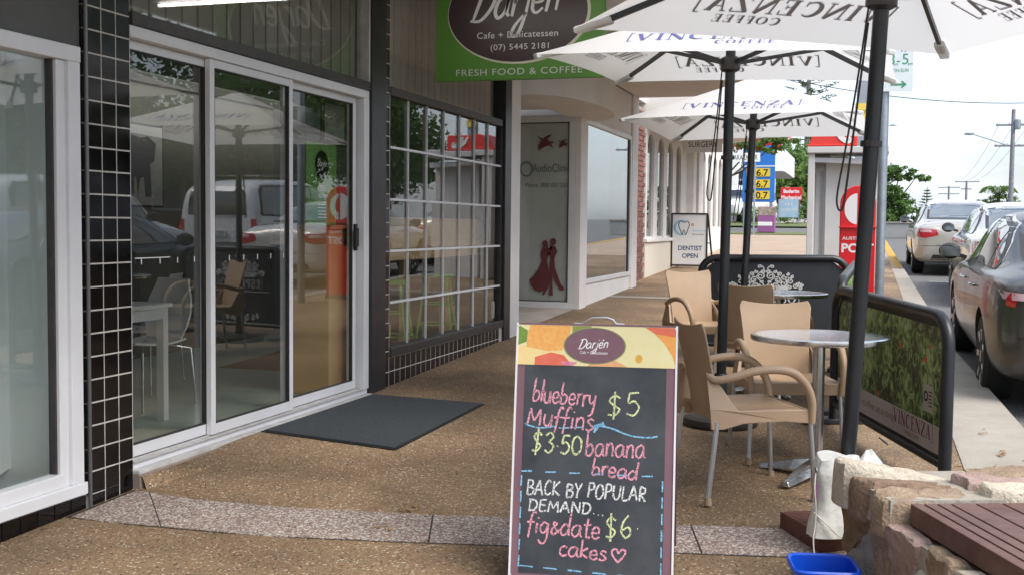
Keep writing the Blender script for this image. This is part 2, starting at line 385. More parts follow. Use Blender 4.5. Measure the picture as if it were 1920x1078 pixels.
def hand_to(mb, s, x0, y0, x1, y1, xh, fn, wd, table=HAND, slant=0.0, wob=.05, seed=1, clean=False):
    """handwriting from (x0,y0) to (x1,y1) baseline, x-height xh"""
    r = random.Random(seed); items = s if isinstance(s, list) else list(s)
    W = sum(table[c][0] for c in items); L = sqrt((x1-x0)**2+(y1-y0)**2); sx = L/W; ex = ((x1-x0)/L, (y1-y0)/L); ey = (-ex[1], ex[0])
    x = 0
    for c in items:
        adv, st = table[c]; dy = r.uniform(-wob, wob)*xh; sc = 1+r.uniform(-wob, wob)
        for pts in st:
            P = catmull(pts, 5) if len(pts) > 2 else [pts[0], ((pts[0][0]+pts[1][0])/2+r.uniform(-.02,.02), (pts[0][1]+pts[1][1])/2), pts[1]]
            Q = []
            for (a, b) in P:
                X = (x+a)*sx+b*xh*sc*slant; Y_ = b*xh*sc+dy
                Q.append((x0+ex[0]*X+ey[0]*Y_, y0+ex[1]*X+ey[1]*Y_))
            n = len(Q)
            if clean: ws = [wd*(.55+.45*sin(pi*(i+.6)/(n+.2))) for i in range(n)]
            else: ws = [wd*(.75+.4*r.random()) for i in range(n)]
            mb.ribbon(Q, ws, fn)
        x += adv

# ------------------------------------------------------------------ materials
def chalk_mat(name, col):
    m = bpy.data.materials.new(name); m.use_nodes = True; t = m.node_tree; b = t.nodes['Principled BSDF']
    b.inputs['Base Color'].default_value = (*col, 1); b.inputs['Roughness'].default_value = .95
    o = t.nodes['Material Output']; tr = t.nodes.new('ShaderNodeBsdfTransparent'); ms = t.nodes.new('ShaderNodeMixShader')
    tcn = t.nodes.new('ShaderNodeTexCoord'); n = t.nodes.new('ShaderNodeTexNoise'); n.inputs['Scale'].default_value = 260; n.inputs['Detail'].default_value = 3
    t.links.new(tcn.outputs['Object'], n.inputs['Vector'])
    r = t.nodes.new('ShaderNodeValToRGB'); r.color_ramp.elements[0].position = .38; r.color_ramp.elements[1].position = .50
    t.links.new(n.outputs['Fac'], r.inputs['Fac']); t.links.new(r.outputs[0], ms.inputs[0]); t.links.new(tr.outputs[0], ms.inputs[1]); t.links.new(b.outputs[0], ms.inputs[2])
    t.links.new(ms.outputs[0], o.inputs['Surface']); return m

def aggregate_mat(name, base, c2, chips, scale, chip_amt=.12, rough=.75, patch=.25, gum=False):
    """exposed aggregate: small voronoi pebbles in several tones over a patchy base"""
    m = bpy.data.materials.new(name); m.use_nodes = True; t = m.node_tree; b = t.nodes['Principled BSDF']; b.inputs['Roughness'].default_value = rough
    g = t.nodes.new('ShaderNodeNewGeometry'); L = t.links.new
    vo = t.nodes.new('ShaderNodeTexVoronoi'); vo.inputs['Scale'].default_value = scale; L(g.outputs['Position'], vo.inputs['Vector'])
    sep = t.nodes.new('ShaderNodeSeparateColor'); L(vo.outputs['Color'], sep.inputs[0])
    r = t.nodes.new('ShaderNodeValToRGB'); r.color_ramp.interpolation = 'CONSTANT'; e = r.color_ramp.elements
    e[0].position = 0; e[0].color = (*base, 1); e[1].position = .3; e[1].color = (*c2, 1)
    a = e.new(.55); a.color = (*tuple((x+y)/2 for x, y in zip(base, c2)), 1)
    for i, c in enumerate(chips):
        q = e.new(1-chip_amt+chip_amt*i/len(chips)); q.color = (*c, 1)
    L(sep.outputs[0], r.inputs['Fac'])
    n = t.nodes.new('ShaderNodeTexNoise'); n.inputs['Scale'].default_value = 1.1; n.inputs['Detail'].default_value = 8; n.inputs['Roughness'].default_value = .65; L(g.outputs['Position'], n.inputs['Vector'])
    mr = t.nodes.new('ShaderNodeMapRange'); mr.inputs['From Min'].default_value = .3; mr.inputs['From Max'].default_value = .7; mr.inputs['To Min'].default_value = 1-patch; mr.inputs['To Max'].default_value = 1+patch*.7
    L(n.outputs['Fac'], mr.inputs['Value'])
    hs = t.nodes.new('ShaderNodeHueSaturation'); L(mr.outputs[0], hs.inputs['Value']); L(r.outputs[0], hs.inputs['Color']); L(hs.outputs[0], b.inputs['Base Color'])
    if gum:   # old gum spots and broad worn or stained areas
        v2 = t.nodes.new('ShaderNodeTexVoronoi'); v2.inputs['Scale'].default_value = 2.6; L(g.outputs['Position'], v2.inputs['Vector'])
        ss = t.nodes.new('ShaderNodeMapRange'); ss.inputs['From Min'].default_value = .035; ss.inputs['From Max'].default_value = .06; ss.inputs['To Min'].default_value = .55; ss.inputs['To Max'].default_value = 1; L(v2.outputs['Distance'], ss.inputs['Value'])
        n3 = t.nodes.new('ShaderNodeTexNoise'); n3.inputs['Scale'].default_value = .55; n3.inputs['Detail'].default_value = 5; n3.inputs['Distortion'].default_value = .8; L(g.outputs['Position'], n3.inputs['Vector'])
        m3 = t.nodes.new('ShaderNodeMapRange'); m3.inputs['From Min'].default_value = .38; m3.inputs['From Max'].default_value = .62; m3.inputs['To Min'].default_value = .74; m3.inputs['To Max'].default_value = 1.14; L(n3.outputs['Fac'], m3.inputs['Value'])
        mu = t.nodes.new('ShaderNodeMath'); mu.operation = 'MULTIPLY'; L(ss.outputs[0], mu.inputs[0]); L(mr.outputs[0], mu.inputs[1])
        mv = t.nodes.new('ShaderNodeMath'); mv.operation = 'MULTIPLY'; L(mu.outputs[0], mv.inputs[0]); L(m3.outputs[0], mv.inputs[1]); L(mv.outputs[0], hs.inputs['Value'])
    bp = t.nodes.new('ShaderNodeBump'); bp.inputs['Strength'].default_value = .5; bp.inputs['Distance'].default_value = .004; bp.invert = True
    L(vo.outputs['Distance'], bp.inputs['Height']); L(bp.outputs[0], b.inputs['Normal'])
    return m

M = {}
M['agg'] = aggregate_mat('exposed_aggregate', (.27,.185,.105), (.215,.143,.08), [(.44,.32,.19),(.07,.04,.025),(.58,.50,.40),(.36,.17,.09),(.06,.04,.03)], 128, .17, patch=.36, gum=True)
M['terrazzo'] = aggregate_mat('terrazzo', (.235,.165,.135), (.28,.205,.17), [(.50,.47,.43),(.42,.37,.33),(.56,.53,.48),(.12,.09,.08)], 125, .40, patch=.2)
M['path_far'] = aggregate_mat('pale_footpath', (.42,.31,.22), (.38,.28,.20), [(.5,.4,.3),(.3,.22,.16)], 90, .1, patch=.15)
M['concrete'] = mat('kerb_concrete', (.40,.37,.32), .9, noise=(2.2,.3,(.28,.25,.21),.5), bump=(60,.4))
M['pale_concrete'] = mat('entry_concrete', (.47,.42,.37), .9, noise=(3,.2), bump=(60,.3))
M['asphalt'] = aggregate_mat('asphalt', (.13,.13,.13), (.16,.16,.155), [(.22,.21,.2),(.08,.08,.08)], 90, .2, .9, .15)
M['line_white'] = mat('road_paint_white', (.7,.7,.68), .8, noise=(30,.3))
M['line_yellow'] = mat('road_paint_yellow', (.62,.36,.05), .8, noise=(20,.3))
M['grass'] = mat('grass', (.09,.13,.03), .9, noise=(8,.5,(.16,.18,.06),.4))
M['alu'] = mat('white_aluminium', (.74,.75,.77), .35, noise=(3,.07))
M['alu_dull'] = mat('dull_white_sill', (.60,.60,.60), .5, noise=(9,.2,(.42,.40,.38),.4))
M['glass'] = glass_mat('clear_glass')
M['glass_dim'] = glass_mat('clinic_glass', (.8,.87,.87), .09)
M['blackmetal'] = mat('black_painted_steel', (.018,.02,.024), .35, noise=(6,.3))
M['blacktrim'] = mat('black_trim', (.022,.022,.026), .45, noise=(12,.4,(.05,.045,.04),.3))
M['tile'] = var_random(mat('black_glazed_tile', (.004,.004,.005), .08, spec=.4, noise=(3,.6,(.008,.006,.007),.4)), .5)
M['tileb'] = var_random(mat('brown_black_glazed_tile', (.012,.008,.010), .12, spec=.4, noise=(3,.5,(.018,.011,.013),.4)), .4)
M['grout'] = mat('pale_grout', (.60,.57,.52), .9, noise=(20,.2))
M['greywall'] = mat('grey_fascia_panel', (.115,.118,.115), .7, noise=(2,.12), bump=(80,.15))
M['cream'] = mat('cream_render', (.76,.74,.71), .8, noise=(1.5,.08), bump=(50,.15))
M['whitewall'] = mat('white_painted_wall', (.78,.76,.74), .7, noise=(2,.06), bump=(40,.1))
M['soffit'] = mat('cream_soffit', (.75,.72,.69), .8, noise=(2,.07))
M['ribboard'] = var_random(mat('olive_grey_board', (.27,.26,.21), .5, noise=(4,.25)), .15)
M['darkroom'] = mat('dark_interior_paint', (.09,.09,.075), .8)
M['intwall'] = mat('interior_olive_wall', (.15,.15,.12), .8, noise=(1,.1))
M['intfloor'] = mat('green_grey_vinyl', (.50,.54,.44), .4, noise=(2,.1))
M['brick'] = var_random(mat('red_brown_brick', (.27,.12,.10), .85, noise=(30,.3), bump=(60,.5)), .3)
M['mortar'] = mat('mortar', (.38,.34,.29), .95, noise=(20,.2), bump=(60,.6))
M['green'] = mat('sign_green', (.095,.25,.035), .45, noise=(1.5,.08))
M['plum'] = mat('sign_plum', (.05,.03,.032), .4, noise=(2,.2))
M['white'] = mat('white_print', (.8,.8,.8), .5)
M['silver'] = mat('silver_print', (.62,.62,.6), .4)
M['canopy'] = cloth_mat('white_umbrella_canvas', (.86,.86,.85), .42)
M['ink_out'] = mat('navy_canvas_print', (.10,.10,.30), .8)
M['ink_in'] = mat('canvas_print_show_through', (.36,.355,.37), .85)
M['tan'] = mat('tan_resin', (.44,.31,.20), .42, noise=(5,.08), bump=(220,.08))
M['chairleg'] = mat('anodised_leg', (.55,.56,.58), .35, metal=.85)
M['foot'] = mat('beige_foot_cap', (.36,.27,.19), .6)
M['steel'] = mat('spun_steel_table', (.88,.89,.91), .12, metal=1, bump=(160,.12), noise=(9,.12))
M['steel2'] = mat('polished_table_post', (.62,.63,.64), .22, metal=1, noise=(12,.2))
M['board'] = mat('chalkboard', (.026,.033,.043), .75, noise=(4.5,.35,(.062,.070,.080),.30))
M['mauve'] = mat('mauve_metal_frame', (.20,.105,.135), .38, noise=(3,.15))
M['chpink'] = chalk_mat('pink_chalk', (.80,.36,.46)); M['chgreen'] = chalk_mat('yellow_green_chalk', (.68,.75,.40))
M['chwhite'] = chalk_mat('white_chalk', (.74,.76,.76)); M['chblue'] = chalk_mat('blue_chalk', (.25,.55,.80))
M['mat'] = mat('charcoal_rubber_mat', (.040,.050,.060), .95, noise=(70,.6,(.085,.095,.105),.35), bump=(300,1.0))
M['timber'] = mat('red_brown_decking', (.15,.045,.03), .45, noise=(9,.4,(.09,.03,.02),.5))
M['bag'] = mat('white_vinyl_bag', (.74,.74,.69), .38, noise=(7,.12), bump=(16,1.0))
M['blue'] = mat('blue_plastic', (.006,.075,.55), .3, noise=(4,.1))
M['galv'] = mat('galvanised_steel', (.36,.41,.46), .45, metal=.6, noise=(9,.2))
M['boothgrey'] = mat('booth_grey_paint', (.60,.595,.59), .5, noise=(3,.06))
M['boothdark'] = mat('booth_perforated_mesh', (.12,.12,.12), .6)
M['red'] = mat('post_red', (.68,.014,.02), .35, noise=(2,.1))
M['telred'] = mat('booth_red', (.72,.045,.035), .4)
M['yellowsign'] = mat('yellow_plate', (.75,.6,.12), .6)
M['signwhite'] = mat('sign_white', (.72,.78,.80), .5)
M['signgreen'] = mat('parking_green', (.05,.30,.17), .5)
M['pricewhite'] = mat('sign_panel_white', (.8,.82,.84), .5)
M['priceblue'] = mat('price_board_blue', (.03,.20,.65), .45)
M['priceyellow'] = mat('price_yellow', (.85,.60,.04), .5)
M['black'] = mat('black_print', (.015,.015,.015), .6)
M['bark'] = mat('bark', (.13,.10,.08), .95, noise=(6,.4), bump=(20,.8))
M['darknavy'] = mat('dark_blue_print', (.03,.08,.20), .5)
M['pine'] = mat('pale_plywood', (.62,.42,.20), .55, noise=(2.5,.3,(.5,.31,.13),.5))
M['shell'] = mat('white_moulded_shell', (.66,.66,.62), .35)
M['limegreen'] = mat('lime_green_paint', (.18,.42,.06), .4)
M['wood_pole'] = mat('weathered_timber_pole', (.27,.26,.30), .9, noise=(5,.3))
def leaf_mat(name, c1, c2):
    m = mat(name, c1, .6, noise=(2.2,.4,c2,.35)); t = m.node_tree; b = t.nodes['Principled BSDF']; o = t.nodes['Material Output']
    tl = t.nodes.new('ShaderNodeBsdfTranslucent'); tl.inputs['Color'].default_value = (c2[0]*1.3, c2[1]*1.4, c2[2], 1)
    ms = t.nodes.new('ShaderNodeMixShader'); ms.inputs[0].default_value = .25
    t.links.new(b.outputs[0], ms.inputs[1]); t.links.new(tl.outputs[0], ms.inputs[2]); t.links.new(ms.outputs[0], o.inputs['Surface']); return m
M['leaf'] = leaf_mat('mid_green_leaves', (.06,.125,.03), (.12,.21,.05))
M['leafdark'] = leaf_mat('dark_green_leaves', (.03,.07,.02), (.075,.13,.035))
M['leaflight'] = leaf_mat('light_green_leaves', (.10,.17,.04), (.17,.26,.07))
M['redflower'] = mat('red_blossom', (.55,.04,.04), .7)
M['dryleaf'] = mat('dry_leaf', (.38,.24,.07), .8, noise=(30,.5,(.22,.10,.04),.4))
# ================================================================== GROUND
def sheet(name, x0, x1, y0, y1, dz, m, kind='structure', nx=1, ny=None, zf=None, th=None, parent=None):
    ny = ny or max(1, int((y1-y0)/6)); mb = MB()
    f = zf or (lambda x, y: gz(y)+dz)
    mb.grid(lambda u, v: (x0+(x1-x0)*u, y0+(y1-y0)*v, f(x0+(x1-x0)*u, y0+(y1-y0)*v)), nx, ny, th)
    return mb.build(name, m, parent, kind=kind)
def path_z(x, y):
    z = gz(y)
    if 4.68 <= y <= 8.0:
        t = max(0, min(1, (-2.5-x)/.9)); z += max(0, .230-z)*t*min(1, (y-4.68)/.9)
    return z
sheet('ground', -150, 150, -60, 420, -.2, M['grass'], ny=80)
mb = MB(); ys = sorted(set([-8+2*i for i in range(7)]+[4.679, 4.681]+[4.7+.2*i for i in range(15)]+[8+2*i for i in range(10)]+[26.3])); xs = [-5.2,-3.5,-3.4,-3.2,-3,-2.8,-2.6,-2.5,-1.5,-.5,.2,.56]
o = len(mb.v)
for x in xs:
    for y in ys: mb.v.append((x, y, path_z(x, y)))
for i in range(len(xs)-1):
    for j in range(len(ys)-1): a = i*len(ys)+j; mb.f.append((a, a+len(ys), a+len(ys)+1, a+1))
mb.build('footpath', M['agg'], kind='structure')
sheet('far_footpath', -12, .56, 26.3, 41, .0, M['path_far'])
sheet('crossing_band', -3.6, .56, 15.6, 15.85, .004, M['concrete'])
sheet('path_joint', -6, .56, 29.5, 29.75, .004, M['concrete'])
sheet('grass_verge', -30, -1.6, 41, 43.2, .02, M['grass'])
sheet('side_street', -60, 1.0, 43.2, 50, -.02, M['asphalt'])
sheet('far_verge', -60, -1.5, 50, 56, .05, M['grass'])
sheet('forecourt', -60, 1.0, 56, 80, .03, M['concrete'])
sheet('road', .7, 16, -40, 400, -.12, M['asphalt'], ny=70)
def KX(y): return 1.0-.04*max(0,min(3.8,y-7.5)) - .0065*max(0,y-11.3)
mb = MB()
for (a, b) in ((-8,7.5),(7.5,11.3),(11.3, 14), (14, 26), (26, 37)):
    mb.add([(x, y, gz(y)+dz) for y in (a, b) for (x, dz) in ((.56,.003),(KX(y),.003),(KX(y)+.012,-.02),(KX(y)+.018,-.14))],
           [(0,1,5,4),(1,2,6,5),(2,3,7,6)])
mb.build('kerb', M['concrete'], kind='structure')
# edge of the kerb strip: narrow formed joint
sheet('kerb_joint', .545, .562, -8, 26, .006, M['mortar'])
for i, y in enumerate((6.2, 9.2, 12.2, 15.2, 18.2)):
    sheet('kerb_joint', .562, KX(y), y, y+.012, .0065, M['mortar'], ny=1)
MB().add([(KX(y)-d,y,gz(y)+.008) for y in (23.5,37) for d in (.17,.01)], [(0,1,3,2)]).build('yellow_line', M['line_yellow'], kind='structure')
for y in (21.6, 14.6, 7.7): sheet('parking_line', 1.15, 3.3, y, y+.1, -.114, M['line_white'], ny=1)
# paving strip: terrazzo slabs with dark joints
strip = bpy.data.objects.new('paving_strip', None); COL.objects.link(strip); strip['kind'] = 'structure'
far = [(-3.43,4.69),(-3.2,4.64),(-2.7,4.62),(-1.9,4.72),(-1.52,4.80),(-.9,4.89),(-.28,5.0),(.56,5.16)]
near = [(-3.42,4.2),(-3.2,4.19),(-2.47,4.215),(-1.9,4.31),(-1.4,4.41),(-.8,4.51),(-.3,4.61),(.56,4.75)]
def interp(L, x):
    for (a, b), (c, d) in zip(L, L[1:]):
        if a <= x <= c: return b+(d-b)*(x-a)/(c-a)
    return L[-1][1] if x > L[-1][0] else L[0][1]
jn = [(-3.41, -3.41), (-3.32, -2.93), (-1.85, -1.72), (-.70, -.60), (.55, .55)]
for (f0, n0), (f1, n1) in zip(jn, jn[1:]):
    mb = MB(); K = 6
    def fn(u, v, f0=f0, f1=f1, n0=n0, n1=n1):
        xa = f0+.004+(f1-f0-.008)*u; xb = n0+.004+(n1-n0-.008)*u; ya, yb = interp(far, xa), interp(near, xb)
        x = xb+(xa-xb)*v; y = yb+(ya-yb)*v; return (x, y, gz(y)+.005)
    mb.grid(fn, K, 2, .012); mb.build('slab', M['terrazzo'], strip)
mb = MB()
mb.add([(x, interp(near, x)-.006, gz(interp(near, x))+.002) for x in [-3.43+.4*i for i in range(10)]]+[(x, interp(far, x)+.006, gz(interp(far, x))+.002) for x in [-3.43+.4*i for i in range(10)]],
       [(i, i+1, i+11, i+10) for i in range(9)])
mb.build('joint_bed', M['blacktrim'], strip)

# ================================================================== SHOP FRONTS
W = -3.44
PITCH_T = .1085
def tile_src(m, sz=.1015, name='tile'):
    mb = MB().box(0, .010, -sz/2, sz/2, -sz/2, sz/2); o = mb.build(name, m, bevel=.0012); return o
tile0 = tile_src(M['tile']); tileb0 = tile_src(M['tileb'])
used = {'a': False, 'b': False}
def put_tile(key, parent, x, y, z, rotz=0, sy=1, sz=1):
    src = tile0 if key == 'a' else tileb0
    p = (x-parent.location.x, y-parent.location.y, z-parent.location.z)
    r = (random.uniform(-.004,.004), random.uniform(-.006,.006), rotz+random.uniform(-.006,.006))
    if not used[key]:
        used[key] = True; src.parent = parent; src.location = p; src.rotation_euler = r; src.scale = (1, sy, sz); return
    piece(src, p, parent, r, (1, sy, sz))

# ---- left shop
t = thing('shop_building', 'white framed shop window with pale greenish interior at the left edge, on black tiles', 'shop front', (W, 2, .06))
MB().box(-3.74, W-.02, -8, 4.36, 2.27, 3.5).build('fascia_panel', M['greywall'], t, world=True)
MB().box(-3.9, W-.012, -8, 4.36, -.2, .2).build('plinth_backing', M['grout'], t, world=True)
y = 4.30
while y > 2.6:
    zt = .195; zb = gz(y)-.03; h = zt-zb
    put_tile('a', t, W-.012, y, (zt+zb)/2, 0, 1, h/.105); y -= PITCH_T
fr = MB()
fr.box(-3.52, W+.012, -1, 4.33, 2.19, 2.262)      # head
fr.box(-3.52, W+.02, -1, 4.34, .205, .262)        # outer sill
fr.box(-3.50, W+.002, -1, 4.20, .262, .325)       # bottom rail
fr.box(-3.52, W+.012, 4.245, 4.325, .262, 2.19)   # jamb
fr.box(-3.50, W-.006, 4.185, 4.245, .262, 2.19)   # inner stile
f_ = fr.build('window_frame', M['alu'], t, world=True, bevel=.004)
MB().box(-3.497, -3.463, 4.172, 4.186, .325, 2.19).build('glazing_gasket', M['blacktrim'], t, world=True)
MB().box(-3.487, -3.482, -1, 4.18, .32, 2.195).build('pane', M['glass'], t, world=True)
cu = MB()
cu.grid(lambda u, v: (-3.78+.035*sin(u*58)+.012*sin(u*131), -1+5.6*u, .3+1.95*v), 180, 2)
cu.build('curtain', mat('pale_aqua_sheer_curtain', (.80,.85,.85), .8), t, world=True, smooth=True)
MB().box(-4.6, -3.53, 4.3, 4.36, .1, 2.6).box(-4.6, -3.53, -8, -7.9, .1, 2.6).box(-4.6,-3.5,-8,4.36,.1,.2).box(-4.65,-4.6,-8,4.36,.1,2.6).build('inner_room', mat('pale_aqua_wall', (.65,.72,.70), .8), t, world=True)  # no ceiling: top left open so added sky light reaches the curtain

# ---- black tiled pillar
t = thing('tiled_pillar', 'tall pillar of glossy black square tiles with pale grout between shop window and sliding doors', 'pillar', (-3.6, 4.54, .136))
MB().box(-3.75, W-.003, 4.375, 4.706, 0, 3.5).build('pillar_core', M['grout'], t, world=True)
MB().tube([(W+.004, 4.375, .12), (W+.004, 4.375, 3.5)], .009, 8).build('edge_trim', mat('grey_steel_trim', (.16,.16,.16), .4, metal=.6), t, world=True)
for r in range(30):
    zc = 2.357+.054-.1085*(r-8)
    if zc < .2: continue
    for c in range(3): put_tile('a', t, W-.0120, 4.385+.0535+c*.1075, zc)
    put_tile('a', t, -3.463, 4.371, zc, -pi/2, .34, 1)
for c in range(3): put_tile('a', t, W-.0120, 4.385+.0535+c*.1075, .158+.004*c, 0, 1, .55)

# ---- cafe shop front: beams, posts, upper boards, plinth, gridded window
t = thing('cafe_building', 'dark cafe front with olive boards above a white gridded window between black posts', 'shop front', (-3.6, 8, .24))
cafe = t
MB().box(-3.62, W+.012, 4.712, 7.49, 2.432, 2.495).build('beam', M['blacktrim'], t, world=True, bevel=.004)
MB().box(-3.62, W+.008, 7.86, 10.6, 2.445, 2.51).build('beam', M['blacktrim'], t, world=True, bevel=.004)
MB().box(-3.62, W+.02, 7.49, 7.745, .12, 3.5).build('post', M['blackmetal'], t, world=True, bevel=.004)
MB().box(-3.62, W+.02, 10.66, 10.86, .2, 3.5).build('post', M['blackmetal'], t, world=True, bevel=.004)
# boards
b0 = None
def boards(y0, y1):
    global b0
    y = y0
    while y < y1-.02:
        wd = min(.148, y1-y)
        if b0 is None: b0 = MB().box(-.01, .012, .007, .141, 0, 1.0).build('board', M['ribboard'], t, bevel=.004); b0.location = (-3.56-t.location.x, y-t.location.y, 2.49-t.location.z)
        else: piece(b0, (-3.56-t.location.x, y-t.location.y, 2.49-t.location.z), t, None, (1, wd/.148, 1))
        y += .148
boards(4.72, 7.49); boards(7.87, 10.65)
MB().box(-3.62,-3.572, 4.72, 7.49, 2.49, 3.5).box(-3.62,-3.572, 7.86, 10.66, 2.49, 3.5).build('board_backing', M['blacktrim'], t, world=True)
MB().box(-3.505,-3.5, 4.712, 7.49, 2.497, 3.5).build('upper_pane', M['glass'], t, world=True)
MB().box(-3.505,-3.5, 7.862, 10.66, 2.512, 3.5).build('upper_pane', M['glass'], t, world=True)
MB().box(-3.53, W+.004, 7.462, 7.489, 2.497, 3.5).build('glazing_stop', M['alu_dull'], t, world=True)
# tiled pier strip beside the window
MB().box(-3.62, W-.004, 7.746, 7.862, .1, 3.5).build('pier_backing', M['grout'], t, world=True)
for r in range(30):
    zc = .505-.054+.1085*(r)
    if zc > 3.45: break
    put_tile('b', t, W-.0131, 7.805, zc)
# plinth tiles under the window
MB().box(-3.62, W-.004, 7.862, 10.66, .1, .455).build('plinth_backing', M['grout'], t, world=True)
y = 7.805
while y < 10.62:
    put_tile('b', t, W-.0131, y, .455-.054)
    zb = gz(y)-.01; h = .345-zb
    if h > .02: put_tile('b', t, W-.0131, y, (.345+zb)/2, 0, 1, h/.105)
    y += .1085
MB().box(-3.55, W+.016, 7.866, 10.66, .459, .53).build('window_sill', M['blacktrim'], t, world=True, bevel=.006)
# gridded window
wx = -3.47; y0w, y1w, z0w, z1w = 7.872, 10.63, .50, 2.445
win = MB().box(wx-.012, wx+.02, y0w-.004, y0w+.014, z0w, z1w).box(wx-.012, wx+.02, y1w-.02, y1w+.03, z0w, z1w).build('window_frame', M['blacktrim'], t, world=True)
cols = [7.872+.3945*i for i in range(8)]; rows = [.53, .873, 1.267, 1.66, 2.056, 2.44]
for yv in cols[1:-1]: MB().box(wx-.004, wx+.012, yv-.0045, yv+.0045, z0w+.03, z1w).build('muntin', M['alu'], t, world=True)
for zv in rows[1:-1]: MB().box(wx+.001, wx+.018, y0w+.014, y1w-.02, zv-.009, zv+.009).build('muntin', M['alu'], t, world=True)
p0 = MB().box(-.002, .002, 0, 1, 0, 1).build('pane', M['glass'], t); first = True
for i in range(7):
    for j in range(5):
        loc = Vector((wx-.006, cols[i]+.002, rows[j]+.002))-t.location; sc = (1, cols[i+1]-cols[i]-.004, rows[j+1]-rows[j]-.004)
        rot = (random.uniform(-.002,.002), random.uniform(-.002,.002), random.uniform(-.004,.004))
        if first: p0.location = loc; p0.scale = sc; p0.rotation_euler = rot; first = False
        else: piece(p0, loc, t, rot, sc)
sg = MB().box(wx+.0, wx+.003, 7.905, 7.935, .60, .70).build('safety_sticker', M['yellowsign'], t, world=True)
MB().box(wx-.03, wx-.012, 10.50, 10.54, .56, .72).build('window_catch', M['alu'], t, world=True)
# interior shell
sh = MB()
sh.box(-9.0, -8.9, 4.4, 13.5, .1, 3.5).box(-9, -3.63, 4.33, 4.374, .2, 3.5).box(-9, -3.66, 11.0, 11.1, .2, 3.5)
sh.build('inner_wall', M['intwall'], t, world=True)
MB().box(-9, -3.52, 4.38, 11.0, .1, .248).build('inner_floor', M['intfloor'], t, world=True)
MB().box(-5.75, -3.64, 4.38, 11.0, 2.72, 2.8).box(-9, -6.19, 4.38, 11.0, 2.72, 2.8).build('inner_ceiling', M['darkroom'], t, world=True)  # gap between the two sheets is an added, unseen opening letting sky light in

# ---- sliding doors
t = thing('sliding_doors', 'white aluminium sliding glass doors of the cafe, three panels with a black handle on the right one', 'sliding door', (-3.5, 6.1, .2))
doors = t
MB().box(-3.58, W+.0, 4.712, 7.485, 2.372, 2.43).box(-3.58, W-.012, 4.712, 7.485, .236, .272).box(-3.58, W+.0, 7.40, 7.487, .272, 2.372).box(-3.58, W-.02, 4.712, 4.735, .272, 2.372).build('door_frame', M['alu'], t, world=True, bevel=.004)
MB().box(-3.57, W+.03, 4.712, 7.485, .215, .236).build('threshold', M['alu_dull'], t, world=True, bevel=.004)
MB().box(-3.57, W+.036, 4.712, 7.485, .05, .216).build('threshold_kerb', mat('stained_concrete_lip', (.29,.235,.19), .9, noise=(5,.35,(.20,.155,.12),.4)), t, world=True, bevel=.006)
rampm = MB(); o_ = 0
for i in range(25):
    y = 4.714+2.7*i/24; xo = -3.37+.20*min(1, i/5); zg = path_z(xo, y)
    rampm.v += [(-3.42, y, max(zg, .206)), (-3.395, y, max(zg, .206)), ((-3.395+xo)/2, y, (max(zg,.206)+zg)/2+.004), (xo, y, zg-.003)]
for i in range(24):
    for k in range(3): rampm.f.append((i*4+k, i*4+k+1, i*4+k+5, i*4+k+4))
rampm.build('threshold_fillet', M['agg'], t, world=True, smooth=True)
MB().box(-3.5, W+.001, 4.715, 7.4, .272, .279).box(-3.478,-3.470, 4.715, 7.4, .279, .286).build('track', M['alu_dull'], t, world=True)
def panel(ya, yb, x, sl=.045, sr=.045, last=False):
    f = MB(); f.box(x-.02, x+.014, ya, ya+sl, .285, 2.37).box(x-.02, x+.014, yb-sr, yb, .285, 2.37).box(x-.018, x+.012, ya+sl, yb-sr, .285, .345).box(x-.018, x+.012, ya+sl, yb-sr, 2.325, 2.37)
    fo = f.build('door_panel', M['alu'], t, world=True, bevel=.003)
    MB().box(x-.006, x-.002, ya+sl-.004, yb-sr+.004, .342, 2.328).build('pane', M['glass'], fo)
    fo2 = fo.children[0]
    for v in fo2.data.vertices: v.co = Vector(v.co)-t.location
    g = MB(); g.box(x-.012, x+.012, ya+sl, ya+sl+.006, .345, 2.325).box(x-.012, x+.012, yb-sr-.008, yb-sr, .345, 2.325).box(x-.012,x+.012,ya+sl,yb-sr,.345,.351).box(x-.012,x+.012,ya+sl,yb-sr,2.319,2.325)
    go = g.build('gasket', M['blacktrim'], fo)
    for v in go.data.vertices: v.co = Vector(v.co)-t.location
    if last:
        h = MB().box(x+.012, x+.035, yb-.046, yb-.012, 1.28, 1.47).box(x+.035, x+.052, yb-.075, yb-.025, 1.31, 1.44)
        ho = h.build('handle', M['black'], fo, bevel=.005)
        for v in ho.data.vertices: v.co = Vector(v.co)-t.location
    return fo
panel(4.735, 5.47, -3.505, .02, .03)
panel(5.43, 6.37, -3.468, .045, .045)
panel(6.335, 7.37, -3.505, .045, .05, True)
# inner stacked stiles seen through the left and middle panes
MB().box(-3.62, -3.585, 5.575, 5.675, .285, 2.37).box(-3.62,-3.585, 6.50, 6.60, .285, 2.37).build('inner_stile', M['alu'], t, world=True)
# row of small white ticks printed across the glass
mb = MB()
for i in range(14):
    yy = 4.85+i*.157
    xx = -3.4895 if (yy < 5.45) else -3.465
    if abs(yy-5.45) < .06 or yy > 6.3: continue
    mb.box(xx-.001, xx, yy, yy+.007, 1.255, 1.285)
mb.box(-3.4905,-3.4895, 4.80, 5.1, 1.284, 1.289).build('glass_marking', M['white'], t, world=True)

